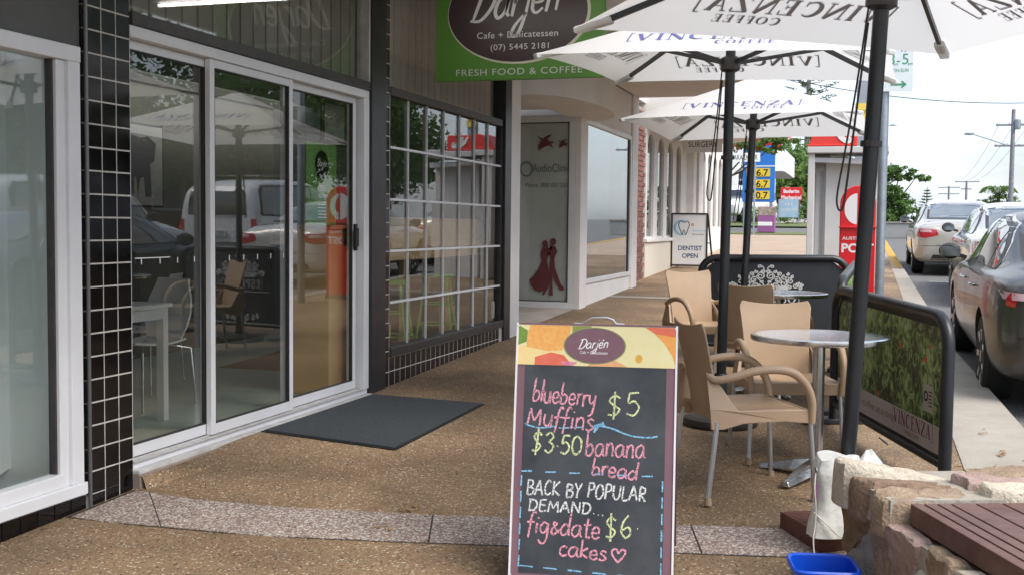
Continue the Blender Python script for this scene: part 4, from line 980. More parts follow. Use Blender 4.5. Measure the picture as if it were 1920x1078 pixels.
# ---- tan resin armchairs
def armchair(label, loc, rot):
    t = thing('cafe_armchair', label, 'chair', loc, rot, 'tan resin armchairs at the footpath tables')
    def back(u, v):
        a = 2*u-1; hw = .185+.028*v*v+.004*v; edge = 1-.16*max(0, v-.86)/.14*0
        zt = .385+.455*v-.012*(1-a*a)*max(0,(v-.6)/.4)+0.010*a*a*v
        rr = max(0, v-.90)/.10; hwc = hw-.022*rr*rr
        return (a*hwc, -.205-.10*v**1.3-.035*(1-a*a)*(1-.4*v), zt)
    MB().grid(back, 18, 20, .011).build('backrest', M['tan'], t, smooth=True, bevel=.003)
    def seat(u, v):
        a = 2*u-1; hw = .215+.025*v
        return (a*hw, -.235+.475*v, .435+.012*v-.022*sin(pi*min(1,v*1.0))*(1-a*a)-.018*max(0,(v-.85)/.15)**2)
    MB().grid(seat, 14, 14, .012).build('seat', M['tan'], t, smooth=True)
    MB().box(-.232,.232,.226,.240,.372,.437).build('apron', M['tan'], t, bevel=.005)
    for s in (-1, 1):
        pts = catmull([(s*.196,-.262,.60),(s*.225,-.235,.585),(s*.25,-.16,.60),(s*.262,-.06,.628),(s*.268,.05,.636),(s*.268,.14,.615),(s*.262,.205,.555),(s*.255,.238,.48),(s*.247,.243,.40),(s*.245,.243,.372)], 4)
        n = len(pts); rs = [.017+.004*sin(pi*i/n) for i in range(n)]
        MB().tube(pts, rs, 10).build('armrest', M['tan'], t, smooth=True)
        # rear web joining back, seat side and rear leg socket
        web = [(-.275,.62),(-.25,.60),(-.20,.545),(-.155,.475),(-.13,.44),(.235,.44),(.235,.372),(.10,.384),(-.10,.378),(-.20,.352),(-.262,.352),(-.268,.45)]
        def wx_(y, z): return s*(.242-.05*max(0,(z-.44)/.18))
        MB().prism(web, lambda y, z: (wx_(y,z)-s*.006, y, z), lambda y, z: (wx_(y,z)+s*.008, y, z)).build('side_web', M['tan'], t, smooth=False, bevel=.004)
        for (ya, yb) in ((-.232,-.275),(.238,.262)):
            l = MB().tube([(s*.242, ya, .385),(s*(.242+.014), yb, .028)], .0125, 12).build('leg', M['chairleg'], t, smooth=True)
            MB().tube([(s*.2555, yb-.001 if yb < 0 else yb+.001, .034),(s*.2565, yb, .0)], [.016,.019], 10).build('foot_cap', M['foot'], l)
    return t
def cloc(x, y): return (x, y, gz(y)+.002)
chairs = [('tan resin armchair beside the chalkboard, seen from behind at the near steel table', (-.545,5.605), radians(28)-pi/2),
          ('tan resin armchair facing the camera behind the near steel table', (-.40,6.46), radians(-72.5)-pi/2),
          ('tan resin armchair with its back to the camera at the far steel table', (-.66,8.06), radians(69)-pi/2),
          ('farthest tan resin armchair, left of the far steel table', (-1.19,8.98), radians(-52)-pi/2)]
c0 = armchair(chairs[0][0], cloc(*chairs[0][1]), chairs[0][2])
SL = atan2(.03, 1)
for lab, (x, y), r in chairs[1:]: copy_thing(c0, lab, cloc(x, y), r)

# ---- round steel tables
def steel_table(label, x, y, rot):
    t = thing('cafe_table', label, 'table', (x, y, gz(y)), rot, 'round steel cafe tables')
    MB().lathe([(0,.722),(.335,.722),(.347,.716),(.350,.725),(.349,.741),(.343,.745),(.32,.744),(0,.7435)], (0,0,0), 64).build('tabletop', M['steel'], t, smooth=True)
    MB().lathe([(.031,.06),(.031,.722)], (0,0,0), 24).build('post', M['steel2'], t, smooth=True)
    MB().lathe([(.12,.70),(.03,.712),(.03,.72)], (0,0,0), 24).build('top_spider', M['steel2'], t, smooth=True)
    for k in range(4):
        a = pi/2*k; d = Vector((cos(a), sin(a), 0)); n = Vector((-sin(a), cos(a), 0)); mb = MB(); P = []
        for (r, wd, z0, z1) in ((.02,.030,.035,.105),(.12,.042,.03,.085),(.25,.034,.015,.05),(.325,.022,.004,.03)):
            P += [d*r-n*wd+Vector((0,0,z0)), d*r+n*wd+Vector((0,0,z0)), d*r+n*wd*.6+Vector((0,0,z1)), d*r-n*wd*.6+Vector((0,0,z1))]
        fs = [(0,1,2,3),(12,13,14,15)]
        for i in range(3):
            for k2 in range(4): a_, b_ = 4*i+k2, 4*i+(k2+1) % 4; fs.append((a_, b_, b_+4, a_+4))
        mb.add(P, fs).build('base_leg', M['steel2'], t, bevel=.004)
    return t
steel_table('near round steel cafe table on a four-pronged base beside the stone planter', -.205, 5.98, radians(-115+45*0))
steel_table('far round steel cafe table in front of the black ornamented barrier', -.585, 8.5, .3)

# ---- umbrellas
def umbrella(label, foot, apex, L, rotz, edge_z, tilts, base='disc'):
    """foot: ground point, apex: top of the pole, edge_z: corner height above the world origin, tilts: (dz/dx', dz/dy')"""
    t = thing('market_umbrella', label, 'umbrella', foot, 0, 'white square market umbrellas')
    foot, apex = Vector(foot), Vector(apex); ax = Vector((cos(rotz), sin(rotz), 0)); ay = Vector((-sin(rotz), cos(rotz), 0))
    h = L/2; rise = apex.z-edge_z
    def CP(a, b, e=0):
        """canopy point, a,b in -1..1"""
        m_ = max(abs(a), abs(b)); sag = -.035*(m_*(1-m_))*2; oth = min(abs(a), abs(b))/(m_ or 1)
        sag += -.03*(1-oth**2)*m_*(-.6); pull = 1-.018*(1-oth*oth)*(m_**3)
        p = apex+ax*(a*h*pull)+ay*(b*h*pull)+Vector((0,0,-rise*m_+sag*.6+a*tilts[0]+b*tilts[1])); return p+Vector((0,0,e))
    dirs = [((1,0),(0,1)), ((0,1),(-1,0)), ((-1,0),(0,-1)), ((0,-1),(1,0))]
    for (d, s) in dirs:
        def fn(u, v, d=d, s=s):
            m_ = u; w_ = (2*v-1)*u; return tuple(CP(d[0]*m_+s[0]*w_, d[1]*m_+s[1]*w_))
        MB().grid(fn, 16, 16).build('canopy_panel', M['canopy'], t, world=True, smooth=True, fix=False)
        # printed name, outside and showing through inside
        rr = sqrt(rise*rise+h*h)
        for e, m_ in ((.004, M['ink_out']), (-.004, M['ink_in'])):
            def tf(x, y, d=d, s=s, e=e):
                m2 = .965-y/rr; w2 = x/h
                return CP(d[0]*m2+s[0]*w2, d[1]*m2+s[1]*w2, e)
            mb = MB(); serif_to(mb, '[VINCENZA]', .130*L/2.0, tf, 0, .185); mb.build('lettering', m_, t, world=True); mb = MB(); serif_to(mb, 'COFFEE', .066*L/2.0, tf, .20, .095, .14)
            mb.build('lettering', m_, t, world=True)
    pole_top = apex-Vector((0,0,.03)); MB().tube([foot+Vector((0,0,.05)), foot+(pole_top-foot)*.5, pole_top], .031, 16).build('pole', M['blackmetal'], t, world=True, smooth=True)
    pd = (apex-foot).normalized(); hub = apex-pd*(rise-.03); top = apex-pd*.06
    MB().tube([hub-pd*.05, hub-pd*.035, hub+pd*.035, hub+pd*.05], [.036,.062,.062,.036], 16).build('hub', M['blacktrim'], t, world=True, smooth=True)
    MB().tube([top-pd*.03, top, apex+pd*.05, apex+pd*.09], [.05,.05,.03,.012], 12).build('crown', M['blacktrim'], t, world=True, smooth=True)
    for (a, b) in ((1,1),(1,-1),(-1,1),(-1,-1)):
        P = [CP(a*k, b*k, -.022) for k in (.03,.3,.5,.7,.93)]
        r_ = MB(); 
        for p, q in zip(P, P[1:]): r_.bar(p, q, .018, .026)
        ro = r_.build('rib', M['blackmetal'], t, world=True)
        st = CP(a*.52, b*.52, -.035); sm = MB().bar(hub, st, .016, .024).build('strut', M['blackmetal'], t, world=True)
        pk = MB(); c_ = CP(a*.995, b*.995, -.012); d_ = CP(a*.86, b*.86, -.03); pk.bar(c_, d_, .05, .03).build('corner_pocket', M['canopy'], t, world=True, bevel=.008)
    # pull cord
    q = Vector((-.045,-.02,0)); P = catmull([tuple(hub+q+Vector((0,0,.0))), tuple(hub+q*1.6-pd*.35), tuple(hub+q*2.2-pd*.62), tuple(hub+q*2.6-pd*.80), tuple(hub+q*2.2-pd*.85), tuple(hub+q*1.9-pd*.78), tuple(hub+q*1.4-pd*.4), tuple(hub+q*1.0-pd*.1)], 5)
    MB().tube(P, .0045, 6).build('pull_cord', M['black'], t, world=True)
    cl_ = hub-pd*.58; MB().tube([cl_-pd*.012, cl_+pd*.012], .042, 12).build('collar', M['blacktrim'], t, world=True)
    if base == 'disc':
        MB().lathe([(0,.0),(.235,.0),(.24,.02),(.235,.045),(.20,.058),(.05,.065),(.045,.07),(0,.07)], tuple(foot), 40).build('base_disc', M['blacktrim'], t, world=True, smooth=True)
        MB().lathe([(.045,.06),(.042,.32),(.035,.33)], tuple(foot), 20).build('base_sleeve', M['blackmetal'], t, world=True, smooth=True)
    elif base == 'sleeve':
        MB().lathe([(.05,.0),(.05,.1),(.042,.11),(.042,.36),(.036,.37)], tuple(foot), 20).build('base_sleeve', M['blackmetal'], t, world=True, smooth=True)
    return t
umbrella('nearest white market umbrella on the leaning pole behind the stone planter', (-.055,4.82,gz(4.8)), (.062,4.745,2.80), 1.97, .563, 2.362, (-.012,.002), 'sleeve')
umbrella('second white market umbrella, on the pole between the two tables', (-.85,7.2,gz(7.2)), (-.82,7.147,2.91), 1.95, -.034, 2.46, (-.029,.041))
umbrella('farthest white market umbrella, by the black ornamented barrier', (-1.0,9.86,gz(9.86)), (-.93,9.96,2.78), 1.90, -.06, 2.335, (.006,-.02))

# ---- cafe barriers
def barrier(name, label, A, B, h, face, group='cafe wind barriers', z0a=None):
    """A,B: ground points of the two posts (left and right seen from the printed side)"""
    A, B = Vector((A[0], A[1], gz(A[1]))), Vector((B[0], B[1], gz(B[1]))); L = (B-A).length; ex = (B-A).normalized(); up = Vector((0,0,1)); nn_ = Vector((-(B-A).y, (B-A).x, 0)).normalized()*-1
    t = thing(name, label, 'barrier', tuple((A+B)/2), 0, group)
    P = lambda x, z, e=0: A+ex*x+up*z+nn_*e
    r = .14; pts = [P(0,.03),P(0,h-r)]+[P(r-r*cos(a), h-r+r*sin(a)) for a in (radians(15*i) for i in range(1,6))]+[P(r,h),P(L/2,h),P(L-r,h)]+[P(L-r+r*sin(a), h-r+r*cos(a)) for a in (radians(15*i) for i in range(1,6))]+[P(L,h-r),P(L,.03)]
    MB().tube(pts, .032, 12).build('frame', M['blackmetal'], t, world=True, smooth=True)
    MB().tube([P(0,.13),P(L,.13)], .022, 10).build('bottom_rail', M['blackmetal'], t, world=True, smooth=True)
    for x in (0, L): MB().obox(P(x,.02), ex, nn_, up, .05, .20, .015).build('foot', M['blackmetal'], t, world=True, bevel=.004)
    return t, P, L, ex, nn_
# far barrier: black banner with white scrollwork
t, P, L, ex, nn_ = barrier('cafe_barrier', 'far black cafe barrier printed with white scrollwork and espresso lettering', (-1.38,10.06), (-.13,10.30), .90, None)
mb = MB(); mb.add([P(.035,.14,-.004),P(L-.035,.14,-.004),P(L-.035,.80,-.004),P(L-.12,.868,-.004),P(.12,.868,-.004),P(.035,.80,-.004)], [(0,1,2,3,4,5)]).add([P(.035,.14,-.010),P(L-.035,.14,-.010),P(L-.035,.80,-.010),P(L-.12,.868,-.010),P(.12,.868,-.010),P(.035,.80,-.010)], [(0,1,2,3,4,5)])
mb.build('banner', mat('black_banner', (.022,.026,.032), .55, noise=(2,.3)), t, world=True, fix=False)
FB2 = lambda x, y: P(L/2-.07+x*.78, (y-.5)*.66+.655 if y > .42 else y, .006)
mb = MB()
def spiral(cx, cz, r, a0, turns, sgn=1, wd=.015, grow=0):
    pts = []; n = int(18*abs(turns))
    for i in range(n+1):
        k = i/n; a = radians(a0)+sgn*2*pi*turns*k; rr = r*(1-.82*k); pts.append((cx+rr*cos(a), cz+rr*sin(a)))
    mb.ribbon(pts, [wd*(1.1-.5*i/n) for i in range(n+1)], FB2)
for s in (-1, 1):
    mb.ribbon([(s*x, z) for x, z in catmull([(.015,.50),(.05,.56),(.10,.62),(.055,.69),(.02,.73),(.045,.765)],4)], .012, FB2)
    for (cx, cz, r, a0, tn, sg) in ((.07,.755,.026,200,1.2,-1),(.055,.63,.045,90,1.4,1),(.13,.58,.04,120,1.3,-1),(.16,.66,.028,250,1.2,-1),(.21,.61,.034,90,1.3,1),(.20,.53,.042,60,1.4,-1),(.28,.565,.036,120,1.3,1),(.33,.50,.034,80,1.3,-1),(.27,.49,.026,200,1.1,1),(.11,.51,.03,30,1.2,1),(.385,.47,.026,120,1.2,-1),(.04,.56,.02,0,1,-1),(.03,.69,.022,120,1.1,1),(.10,.69,.022,60,1.1,-1),(.165,.565,.024,200,1.1,1),(.24,.50,.022,160,1.1,-1),(.245,.655,.02,90,1.2,-1),(.30,.62,.02,60,1.1,1),(.06,.50,.022,90,1.1,-1),(.155,.49,.02,90,1.1,1),(.36,.535,.02,60,1.2,-1),(.41,.515,.022,100,1.2,1)):
        spiral(s*cx, cz, r, a0 if s > 0 else 180-a0, tn, sg*s)
    for (x0, z0, x1, z1) in ((.09,.69,.17,.63),(.17,.60,.25,.54),(.23,.62,.30,.56),(.31,.53,.40,.45),(.10,.60,.14,.50)):
        mb.ribbon([(s*x, z) for x, z in catmull([(x0,z0),((x0+x1)/2+.02,(z0+z1)/2+.02),(x1,z1)],4)], [.004]+[.012]*3+[.01]*4+[.004], FB2) if False else mb.ribbon([(s*x, z) for x, z in [(x0,z0),((x0+x1)/2+.015,(z0+z1)/2+.015),(x1,z1)]], [.004,.016,.004], FB2)
for s in (-1, 1):
    for (cx, cz, r, a0, tn, sg) in ((.06,.17,.035,90,1.3,-1),(.13,.20,.035,60,1.3,1),(.22,.20,.03,120,1.3,-1),(.30,.22,.03,90,1.3,1)): spiral(s*cx, cz, r, a0 if s > 0 else 180-a0, tn, sg*s)
mb.build('ornament', M['silver'], t, world=True, kind='stuff')
mb = MB(); mb.add([P(L/2-.07-.2,.612,.006),P(L/2-.07+.2,.612,.006),P(L/2-.07+.185,.655,.006),P(L/2-.07-.185,.655,.006)], [(0,1,2,3)]); mb.build('print_plate', M['silver'], t, world=True)
FB3 = lambda x, y: P(L/2-.07+x, y, .008)
mb = MB(); serif_to(mb, '[VINCENZA]', .028, FB3, 0, .620); mb.build('lettering', M['black'], t, world=True)
mb = MB(); serif_to(mb, '[ESPRESSO]', .083, FB3, 0, .505, .08); mb.ribbon([(-.40,.465),(.40,.465)], .008, FB3); mb.build('lettering', M['silver'], t, world=True)
# mid and near side barriers with a garden photograph
def garden_mat():
    m = bpy.data.materials.new('garden_photo_print'); m.use_nodes = True; t_ = m.node_tree; b = t_.nodes['Principled BSDF']; b.inputs['Roughness'].default_value = .42
    L_ = t_.links.new; tcn = t_.nodes.new('ShaderNodeTexCoord')
    mp_ = t_.nodes.new('ShaderNodeMapping'); mp_.inputs['Scale'].default_value = (1, .8, .6); mp_.inputs['Rotation'].default_value = (.5, .0, 0); L_(tcn.outputs['Object'], mp_.inputs['Vector'])
    n = t_.nodes.new('ShaderNodeTexNoise'); n.inputs['Scale'].default_value = 19; n.inputs['Detail'].default_value = 6; n.inputs['Distortion'].default_value = 2.4; L_(mp_.outputs[0], n.inputs['Vector'])
    n2 = t_.nodes.new('ShaderNodeTexNoise'); n2.inputs['Scale'].default_value = 4.2; n2.inputs['Detail'].default_value = 3; L_(tcn.outputs['Object'], n2.inputs['Vector'])
    ad = t_.nodes.new('ShaderNodeMath'); ad.operation = 'MULTIPLY_ADD'; ad.inputs[1].default_value = .8; L_(n2.outputs['Fac'], ad.inputs[0]); 
    sb = t_.nodes.new('ShaderNodeMath'); sb.operation = 'SUBTRACT'; sb.inputs[1].default_value = .40; L_(n.outputs['Fac'], sb.inputs[0]); L_(sb.outputs[0], ad.inputs[2])
    r = t_.nodes.new('ShaderNodeValToRGB'); e = r.color_ramp.elements
    e[0].position = .33; e[0].color = (.010,.013,.008,1); e[1].position = .66; e[1].color = (.33,.43,.20,1)
    for p_, c_ in ((.42,(.025,.050,.015,1)),(.48,(.07,.15,.035,1)),(.56,(.16,.29,.075,1))): q = e.new(p_); q.color = c_
    L_(ad.outputs[0], r.inputs['Fac'])
    v = t_.nodes.new('ShaderNodeTexVoronoi'); v.inputs['Scale'].default_value = 9; L_(tcn.outputs['Object'], v.inputs['Vector'])
    lt = t_.nodes.new('ShaderNodeMath'); lt.operation = 'LESS_THAN'; lt.inputs[1].default_value = .16; L_(v.outputs['Distance'], lt.inputs[0])
    sc_ = t_.nodes.new('ShaderNodeSeparateColor'); L_(v.outputs['Color'], sc_.inputs[0]); g2 = t_.nodes.new('ShaderNodeMath'); g2.operation = 'GREATER_THAN'; g2.inputs[1].default_value = .72; L_(sc_.outputs[0], g2.inputs[0])
    ml = t_.nodes.new('ShaderNodeMath'); ml.operation = 'MULTIPLY'; L_(lt.outputs[0], ml.inputs[0]); L_(g2.outputs[0], ml.inputs[1])
    mm = t_.nodes.new('ShaderNodeMix'); mm.data_type = 'RGBA'; mm.inputs[7].default_value = (.50,.05,.02,1); L_(r.outputs[0], mm.inputs[6]); L_(ml.outputs[0], mm.inputs[0]); L_(mm.outputs[2], b.inputs['Base Color']); return m
GM = garden_mat()
def side_barrier(label, A, B, h, words=True):
    t, P, L, ex, nn_ = barrier('cafe_barrier', label, A, B, h, None)
    MB().prism([(.032,.15),(L-.032,.15),(L-.032,h-.13),(L-.10,h-.034),(.10,h-.034),(.032,h-.13)], lambda x, z: P(x, z, -.006), lambda x, z: P(x, z, .0)).build('banner', M['black'], t, world=True)
    MB().prism([(.06,.31),(L-.05,.31),(L-.05,h-.14),(L-.12,h-.06),(.12,h-.06),(.06,h-.14)], lambda x, z: P(x, z, -.012), lambda x, z: P(x, z, .0015)).build('garden_print', GM, t, world=True)
    MB().prism([(.06,.17),(L-.05,.17),(L-.05,.31),(.06,.31)], lambda x, z: P(x, z, -.012), lambda x, z: P(x, z, .0022)).build('print_strip', mat('pale_banner_strip', (.50,.47,.46), .6), t, world=True)
    if words:
        F1 = lambda x, y: P(x, y, .0035)
        mb = MB(); serif_to(mb, '[VINCENZA]', .075, F1, L-.42, .225, .06); text_to(mb, 'UNIQUE COFFEE', .028, lambda x, y: F1(x+L-.42, y+.190), width=.2); mb.build('lettering', mat('maroon_print', (.22,.03,.05), .6), t, world=True)
        mb = MB(); text_to(mb, 'one coffee at a time', .062, lambda x, y: F1(x+L*.42, y+.225), width=.66, shear=.2); mb.build('lettering', mat('pink_grey_print', (.30,.19,.20), .6), t, world=True)
        mb = MB(); mb.add([P(L-.28,.36,.0035),P(L-.15,.36,.0035),P(L-.15,.50,.0035),P(L-.28,.50,.0035)], [(0,1,2,3)]); mb.build('print_badge', mat('pale_badge', (.42,.42,.38), .6), t, world=True)
        mb = MB(); mb.ribbon(arcpts(L-.24,.44,.022,.022,0,360,14), .012, lambda x, y: P(x, y, .005))
        for k in range(5): mb.ribbon([(L-.205,.395+.018*k),(L-.165,.395+.018*k)], .006, lambda x, y: P(x, y, .005))
        mb.build('lettering', M['black'], t, world=True)
    return t
# brick-toned corner of the garden photograph
tb = side_barrier('near cafe barrier with garden photo print and red lettering, beside the stone planter', (-.155,7.45), (.41,5.86), .865)
side_barrier('middle cafe barrier seen edge-on between the ornamented barrier and the near garden-print barrier', (-.06,9.6), (-.13,7.72), .90, False)

# ---- timber platform, weight bags, tub
tf1, tf2 = Vector((.87,.49,0)), Vector((-.49,.87,0)); c0_ = Vector((-.145,4.70,gz(4.7)))
t = thing('timber_platform', 'low red-brown slatted timber platform under the nearest umbrella pole', 'platform', tuple(c0_), 0)
MB().obox(c0_+tf1*.26+tf2*.012+Vector((0,0,.042)), tf1, tf2, (0,0,1), .26, .012, .042).obox(c0_+tf1*.26+tf2*.348+Vector((0,0,.042)), tf1, tf2, (0,0,1), .26, .012, .042).obox(c0_+tf1*.012+tf2*.18+Vector((0,0,.042)), tf1, tf2, (0,0,1), .012, .156, .042).obox(c0_+tf1*.508+tf2*.18+Vector((0,0,.042)), tf1, tf2, (0,0,1), .012, .156, .042).build('fascia_board', M['timber'], t, world=True, bevel=.003)
for k in range(6):
    MB().obox(c0_+tf1*.26+tf2*(.05+.052*k)+Vector((0,0,.074)), tf1, tf2, (0,0,1), .235, .0225, .009).build('slat', M['timber'], t, world=True, bevel=.002)
def bag_mesh(r0, h, sx, sy, seed, pinch=.35):
    rr = random.Random(seed); ph = [rr.uniform(0, 6.28) for _ in range(6)]; mb = MB(); n = 40; m_ = 26; o = 0
    for i in range(m_+1):
        k = i/m_; z = h*k; r = r0*(1-.10*sin(pi*k)+.05*sin(7*k+ph[0])); 
        if k > .78: r *= 1-pinch*((k-.78)/.22)**1.2
        for j in range(n):
            a = 2*pi*j/n; q = (abs(cos(a))**3.2+abs(sin(a))**3.2)**(-1/3.2)
            f = r*q*(1+.03*sin(3*a+5*k+ph[1])*k+.025*sin(5*a-7*k+ph[2])+.018*sin(11*a+9*k+ph[3]))
            zz = z+(.014*sin(2*a+ph[4])*(k**3))
            mb.v.append((f*cos(a)*sx+.03*k*sin(ph[5]), f*sin(a)*sy, zz))
    for i in range(m_):
        for j in range(n): mb.f.append((i*n+j, i*n+(j+1) % n, (i+1)*n+(j+1) % n, (i+1)*n+j))
    mb.f.append(tuple(range(n))[::-1]); mb.f.append(tuple(m_*n+j for j in range(n))); return mb
t = thing('weight_bag', 'white vinyl weight bag with a purple zip pull standing on the timber platform', 'bag', (-.088,4.70,gz(4.7)+.085), radians(28))
bag_mesh(.100, .325, 1.0, .62, 3, .22).build('bag_body', M['bag'], t, smooth=True)
MB().tube([(-.094,-.03,.22),(-.098,-.034,.185),(-.096,-.03,.15)], .005, 8).build('zip_pull', mat('purple_cord', (.20,.06,.20), .6), t)
MB().tube(catmull([(-.093,-.02,.26),(-.105,-.04,.20),(-.10,-.045,.12),(-.105,-.05,.05),(-.12,-.07,.0),(-.13,-.12,-.06),(-.11,-.2,-.082)],5), .0028, 6).build('cord', mat('white_cord', (.6,.58,.52), .7), t)
MB().tube(catmull([(-.096,-.02,.10),(-.06,-.075,.06),(-.02,-.085,.02),(.03,-.10,.003),(.06,-.12,.003)],5), .0028, 6).build('cord', mat('white_cord', (.6,.58,.52), .7), t)
MB().lathe([(.010,0),(.010,.004),(.005,.006)], (-.096,-.025,.275), 12, 'x').build('eyelet', M['galv'], t)
t = thing('weight_bag', 'white vinyl weight bag on the far side of the leaning umbrella pole', 'bag', (.045,4.97,gz(4.9)+.085), radians(20))
b = bag_mesh(.070, .29, 1.0, .6, 9, .75); b.build('bag_body', M['bag'], t, smooth=True)
MB().tube([(.03,-.03,.36),(.07,-.03,.33)], .004, 6).build('strap', M['black'], t)
t = thing('plastic_tub', 'open bright blue plastic tub on the path in front of the stone planter', 'tub', (-.105,3.985,gz(3.96)), radians(12))
def sq(r, z, k=5.0, n=48): return [((abs(cos(a))**k+abs(sin(a))**k)**(-1/k)*r*cos(a), (abs(cos(a))**k+abs(sin(a))**k)**(-1/k)*r*sin(a), z) for a in (2*pi*i/n for i in range(n))]
mb = MB(); rings = [sq(.085,0),sq(.092,.01),sq(.106,.175),sq(.116,.177),sq(.118,.190),sq(.112,.196),sq(.104,.190),sq(.088,.012),sq(.02,.008)]
for r in rings: mb.v += r
for i in range(len(rings)-1):
    for j in range(48): mb.f.append((i*48+j, i*48+(j+1) % 48, (i+1)*48+(j+1) % 48, (i+1)*48+j))
mb.f.append(tuple(range(48))[::-1]); mb.f.append(tuple(8*48+j for j in range(48)))
mb.build('tub_body', M['blue'], t, smooth=True)

# ================================================================== STONE PLANTER WITH TIMBER BENCH
e1, e2 = Vector((.93,.365,0)).normalized(), Vector((.365,-.93,0)).normalized(); P0 = Vector((-.085,4.27,gz(4.27)))
t = thing('stone_planter', 'low random-rubble stone wall with cream and brown capstones and a slatted timber bench top', 'planter', tuple(P0), 0); pl = t
PP = lambda a, b, z: P0+e1*a+e2*b+Vector((0,0,z))
SM = []
for nm, c, c2 in (('cream',(.56,.51,.43),(.44,.38,.29)),('tan',(.36,.28,.20),(.22,.15,.10)),('brown',(.28,.19,.13),(.13,.09,.06)),('pink',(.40,.29,.26),(.28,.20,.17)),('grey',(.36,.33,.30),(.22,.20,.17)),('ochre',(.34,.23,.12),(.17,.10,.055))):
    SM.append(mat(nm+'_sandstone', c, .95, noise=(15,.5,c2,.45), bump=(70,1.0)))
top = .365
mb = MB(); mb.add([PP(.05,.04,-.2),PP(3,.04,-.2),PP(3,2.6,-.2),PP(.05,2.6,-.2),PP(.05,.04,top-.01),PP(3,.04,top-.01),PP(3,2.6,top-.01),PP(.05,2.6,top-.01)], [(0,3,2,1),(4,5,6,7),(0,1,5,4),(1,2,6,5),(2,3,7,6),(3,0,4,7)])
mb.build('mortar_core', M['mortar'], t, world=True)
def voronoi_cells(sites, x0, x1, y0, y1):
    cells = []
    for i, (sx, sy) in enumerate(sites):
        poly = [(x0,y0),(x1,y0),(x1,y1),(x0,y1)]
        for j, (tx, ty) in enumerate(sites):
            if i == j: continue
            mx_, my_ = (sx+tx)/2, (sy+ty)/2; dx, dy = tx-sx, ty-sy; out = []
            for k in range(len(poly)):
                a, b = poly[k], poly[(k+1) % len(poly)]; da = (a[0]-mx_)*dx+(a[1]-my_)*dy; db = (b[0]-mx_)*dx+(b[1]-my_)*dy
                if da <= 0: out.append(a)
                if (da < 0) != (db < 0) and da != db: q = da/(da-db); out.append((a[0]+(b[0]-a[0])*q, a[1]+(b[1]-a[1])*q))
            poly = out
            if not poly: break
        if len(poly) > 2: cells.append(((sx, sy), poly))
    return cells
def stone(name, poly, fn, gap, th, m, parent, seed):
    """irregular stone: polygon outline rounded, three rings, bumpy face; fn(x,y,e)->3D"""
    rr = random.Random(seed); cx = sum(p[0] for p in poly)/len(poly); cy = sum(p[1] for p in poly)/len(poly)
    Q = []
    for k in range(len(poly)):
        a, b = poly[k], poly[(k+1) % len(poly)]; L_ = sqrt((a[0]-b[0])**2+(a[1]-b[1])**2); n = max(1, int(L_/.035))
        for j in range(n): Q.append((a[0]+(b[0]-a[0])*j/n, a[1]+(b[1]-a[1])*j/n))
    S_ = []
    for k in range(len(Q)):
        a, b, c = Q[k-1], Q[k], Q[(k+1) % len(Q)]; S_.append(((a[0]+2*b[0]+c[0])/4, (a[1]+2*b[1]+c[1])/4))
    def off(p, d):
        vx, vy = p[0]-cx, p[1]-cy; L_ = sqrt(vx*vx+vy*vy) or 1; k = max(.05, (L_-d)/L_); return (cx+vx*k, cy+vy*k)
    jit = [rr.uniform(-.008,.008) for _ in S_]; tx, ty = rr.uniform(-.18,.18), rr.uniform(-.18,.18); mb = MB(); n = len(S_)
    rings = [(gap, -.03),(gap*.8, th*.45),(gap+.004, th*.90),(gap+.013, th),(gap+.06, th*1.02)]
    for (d, e) in rings:
        for k, p in enumerate(S_):
            q = off(p, d+jit[k]*(1.2 if e > 0 else .5)); ee = e+((q[0]-cx)*tx+(q[1]-cy)*ty if e > 0 else 0)+(rr.uniform(-.006,.006) if e > th*.6 else 0); mb.v.append(tuple(fn(q[0], q[1], ee)))
    for i in range(len(rings)-1):
        for k in range(n): mb.f.append((i*n+k, i*n+(k+1) % n, (i+1)*n+(k+1) % n, (i+1)*n+k))
    mb.v.append(tuple(fn(cx, cy, th*1.05))); c_ = len(mb.v)-1
    for k in range(n): mb.f.append(((len(rings)-1)*n+k, (len(rings)-1)*n+(k+1) % n, c_))
    return mb.build(name, m, parent, world=True, smooth=True)
rs = random.Random(21)
def stones(x0, x1, y0, y1, nx, ny, fn, th, seed, gap=.008, pick=None):
    rs = random.Random(seed); st = [(x0+(x1-x0)*(i+.5+rs.uniform(-.32,.32)+(.25 if j % 2 else -.25))/nx, y0+(y1-y0)*(j+.5+rs.uniform(-.28,.28))/ny) for i in range(nx) for j in range(ny)]
    for k, (s_, poly) in enumerate(voronoi_cells(st, x0, x1, y0, y1)): stone('stone', poly, fn, gap, th, SM[pick[k % len(pick)] if pick else rs.randrange(6)], pl, seed*100+k)
# left face (towards the path), far face and the near part
stones(.03, 2.6, -.14, .375, 11, 3, lambda a, z, e: PP(.06-e, a, z), .022, 5, pick=[1,4,5,0,3,1,4,0,3,5,1])
stones(.05, 3.0, -.05, .40, 14, 3, lambda a, z, e: PP(a, .04-e, z), .035, 6)
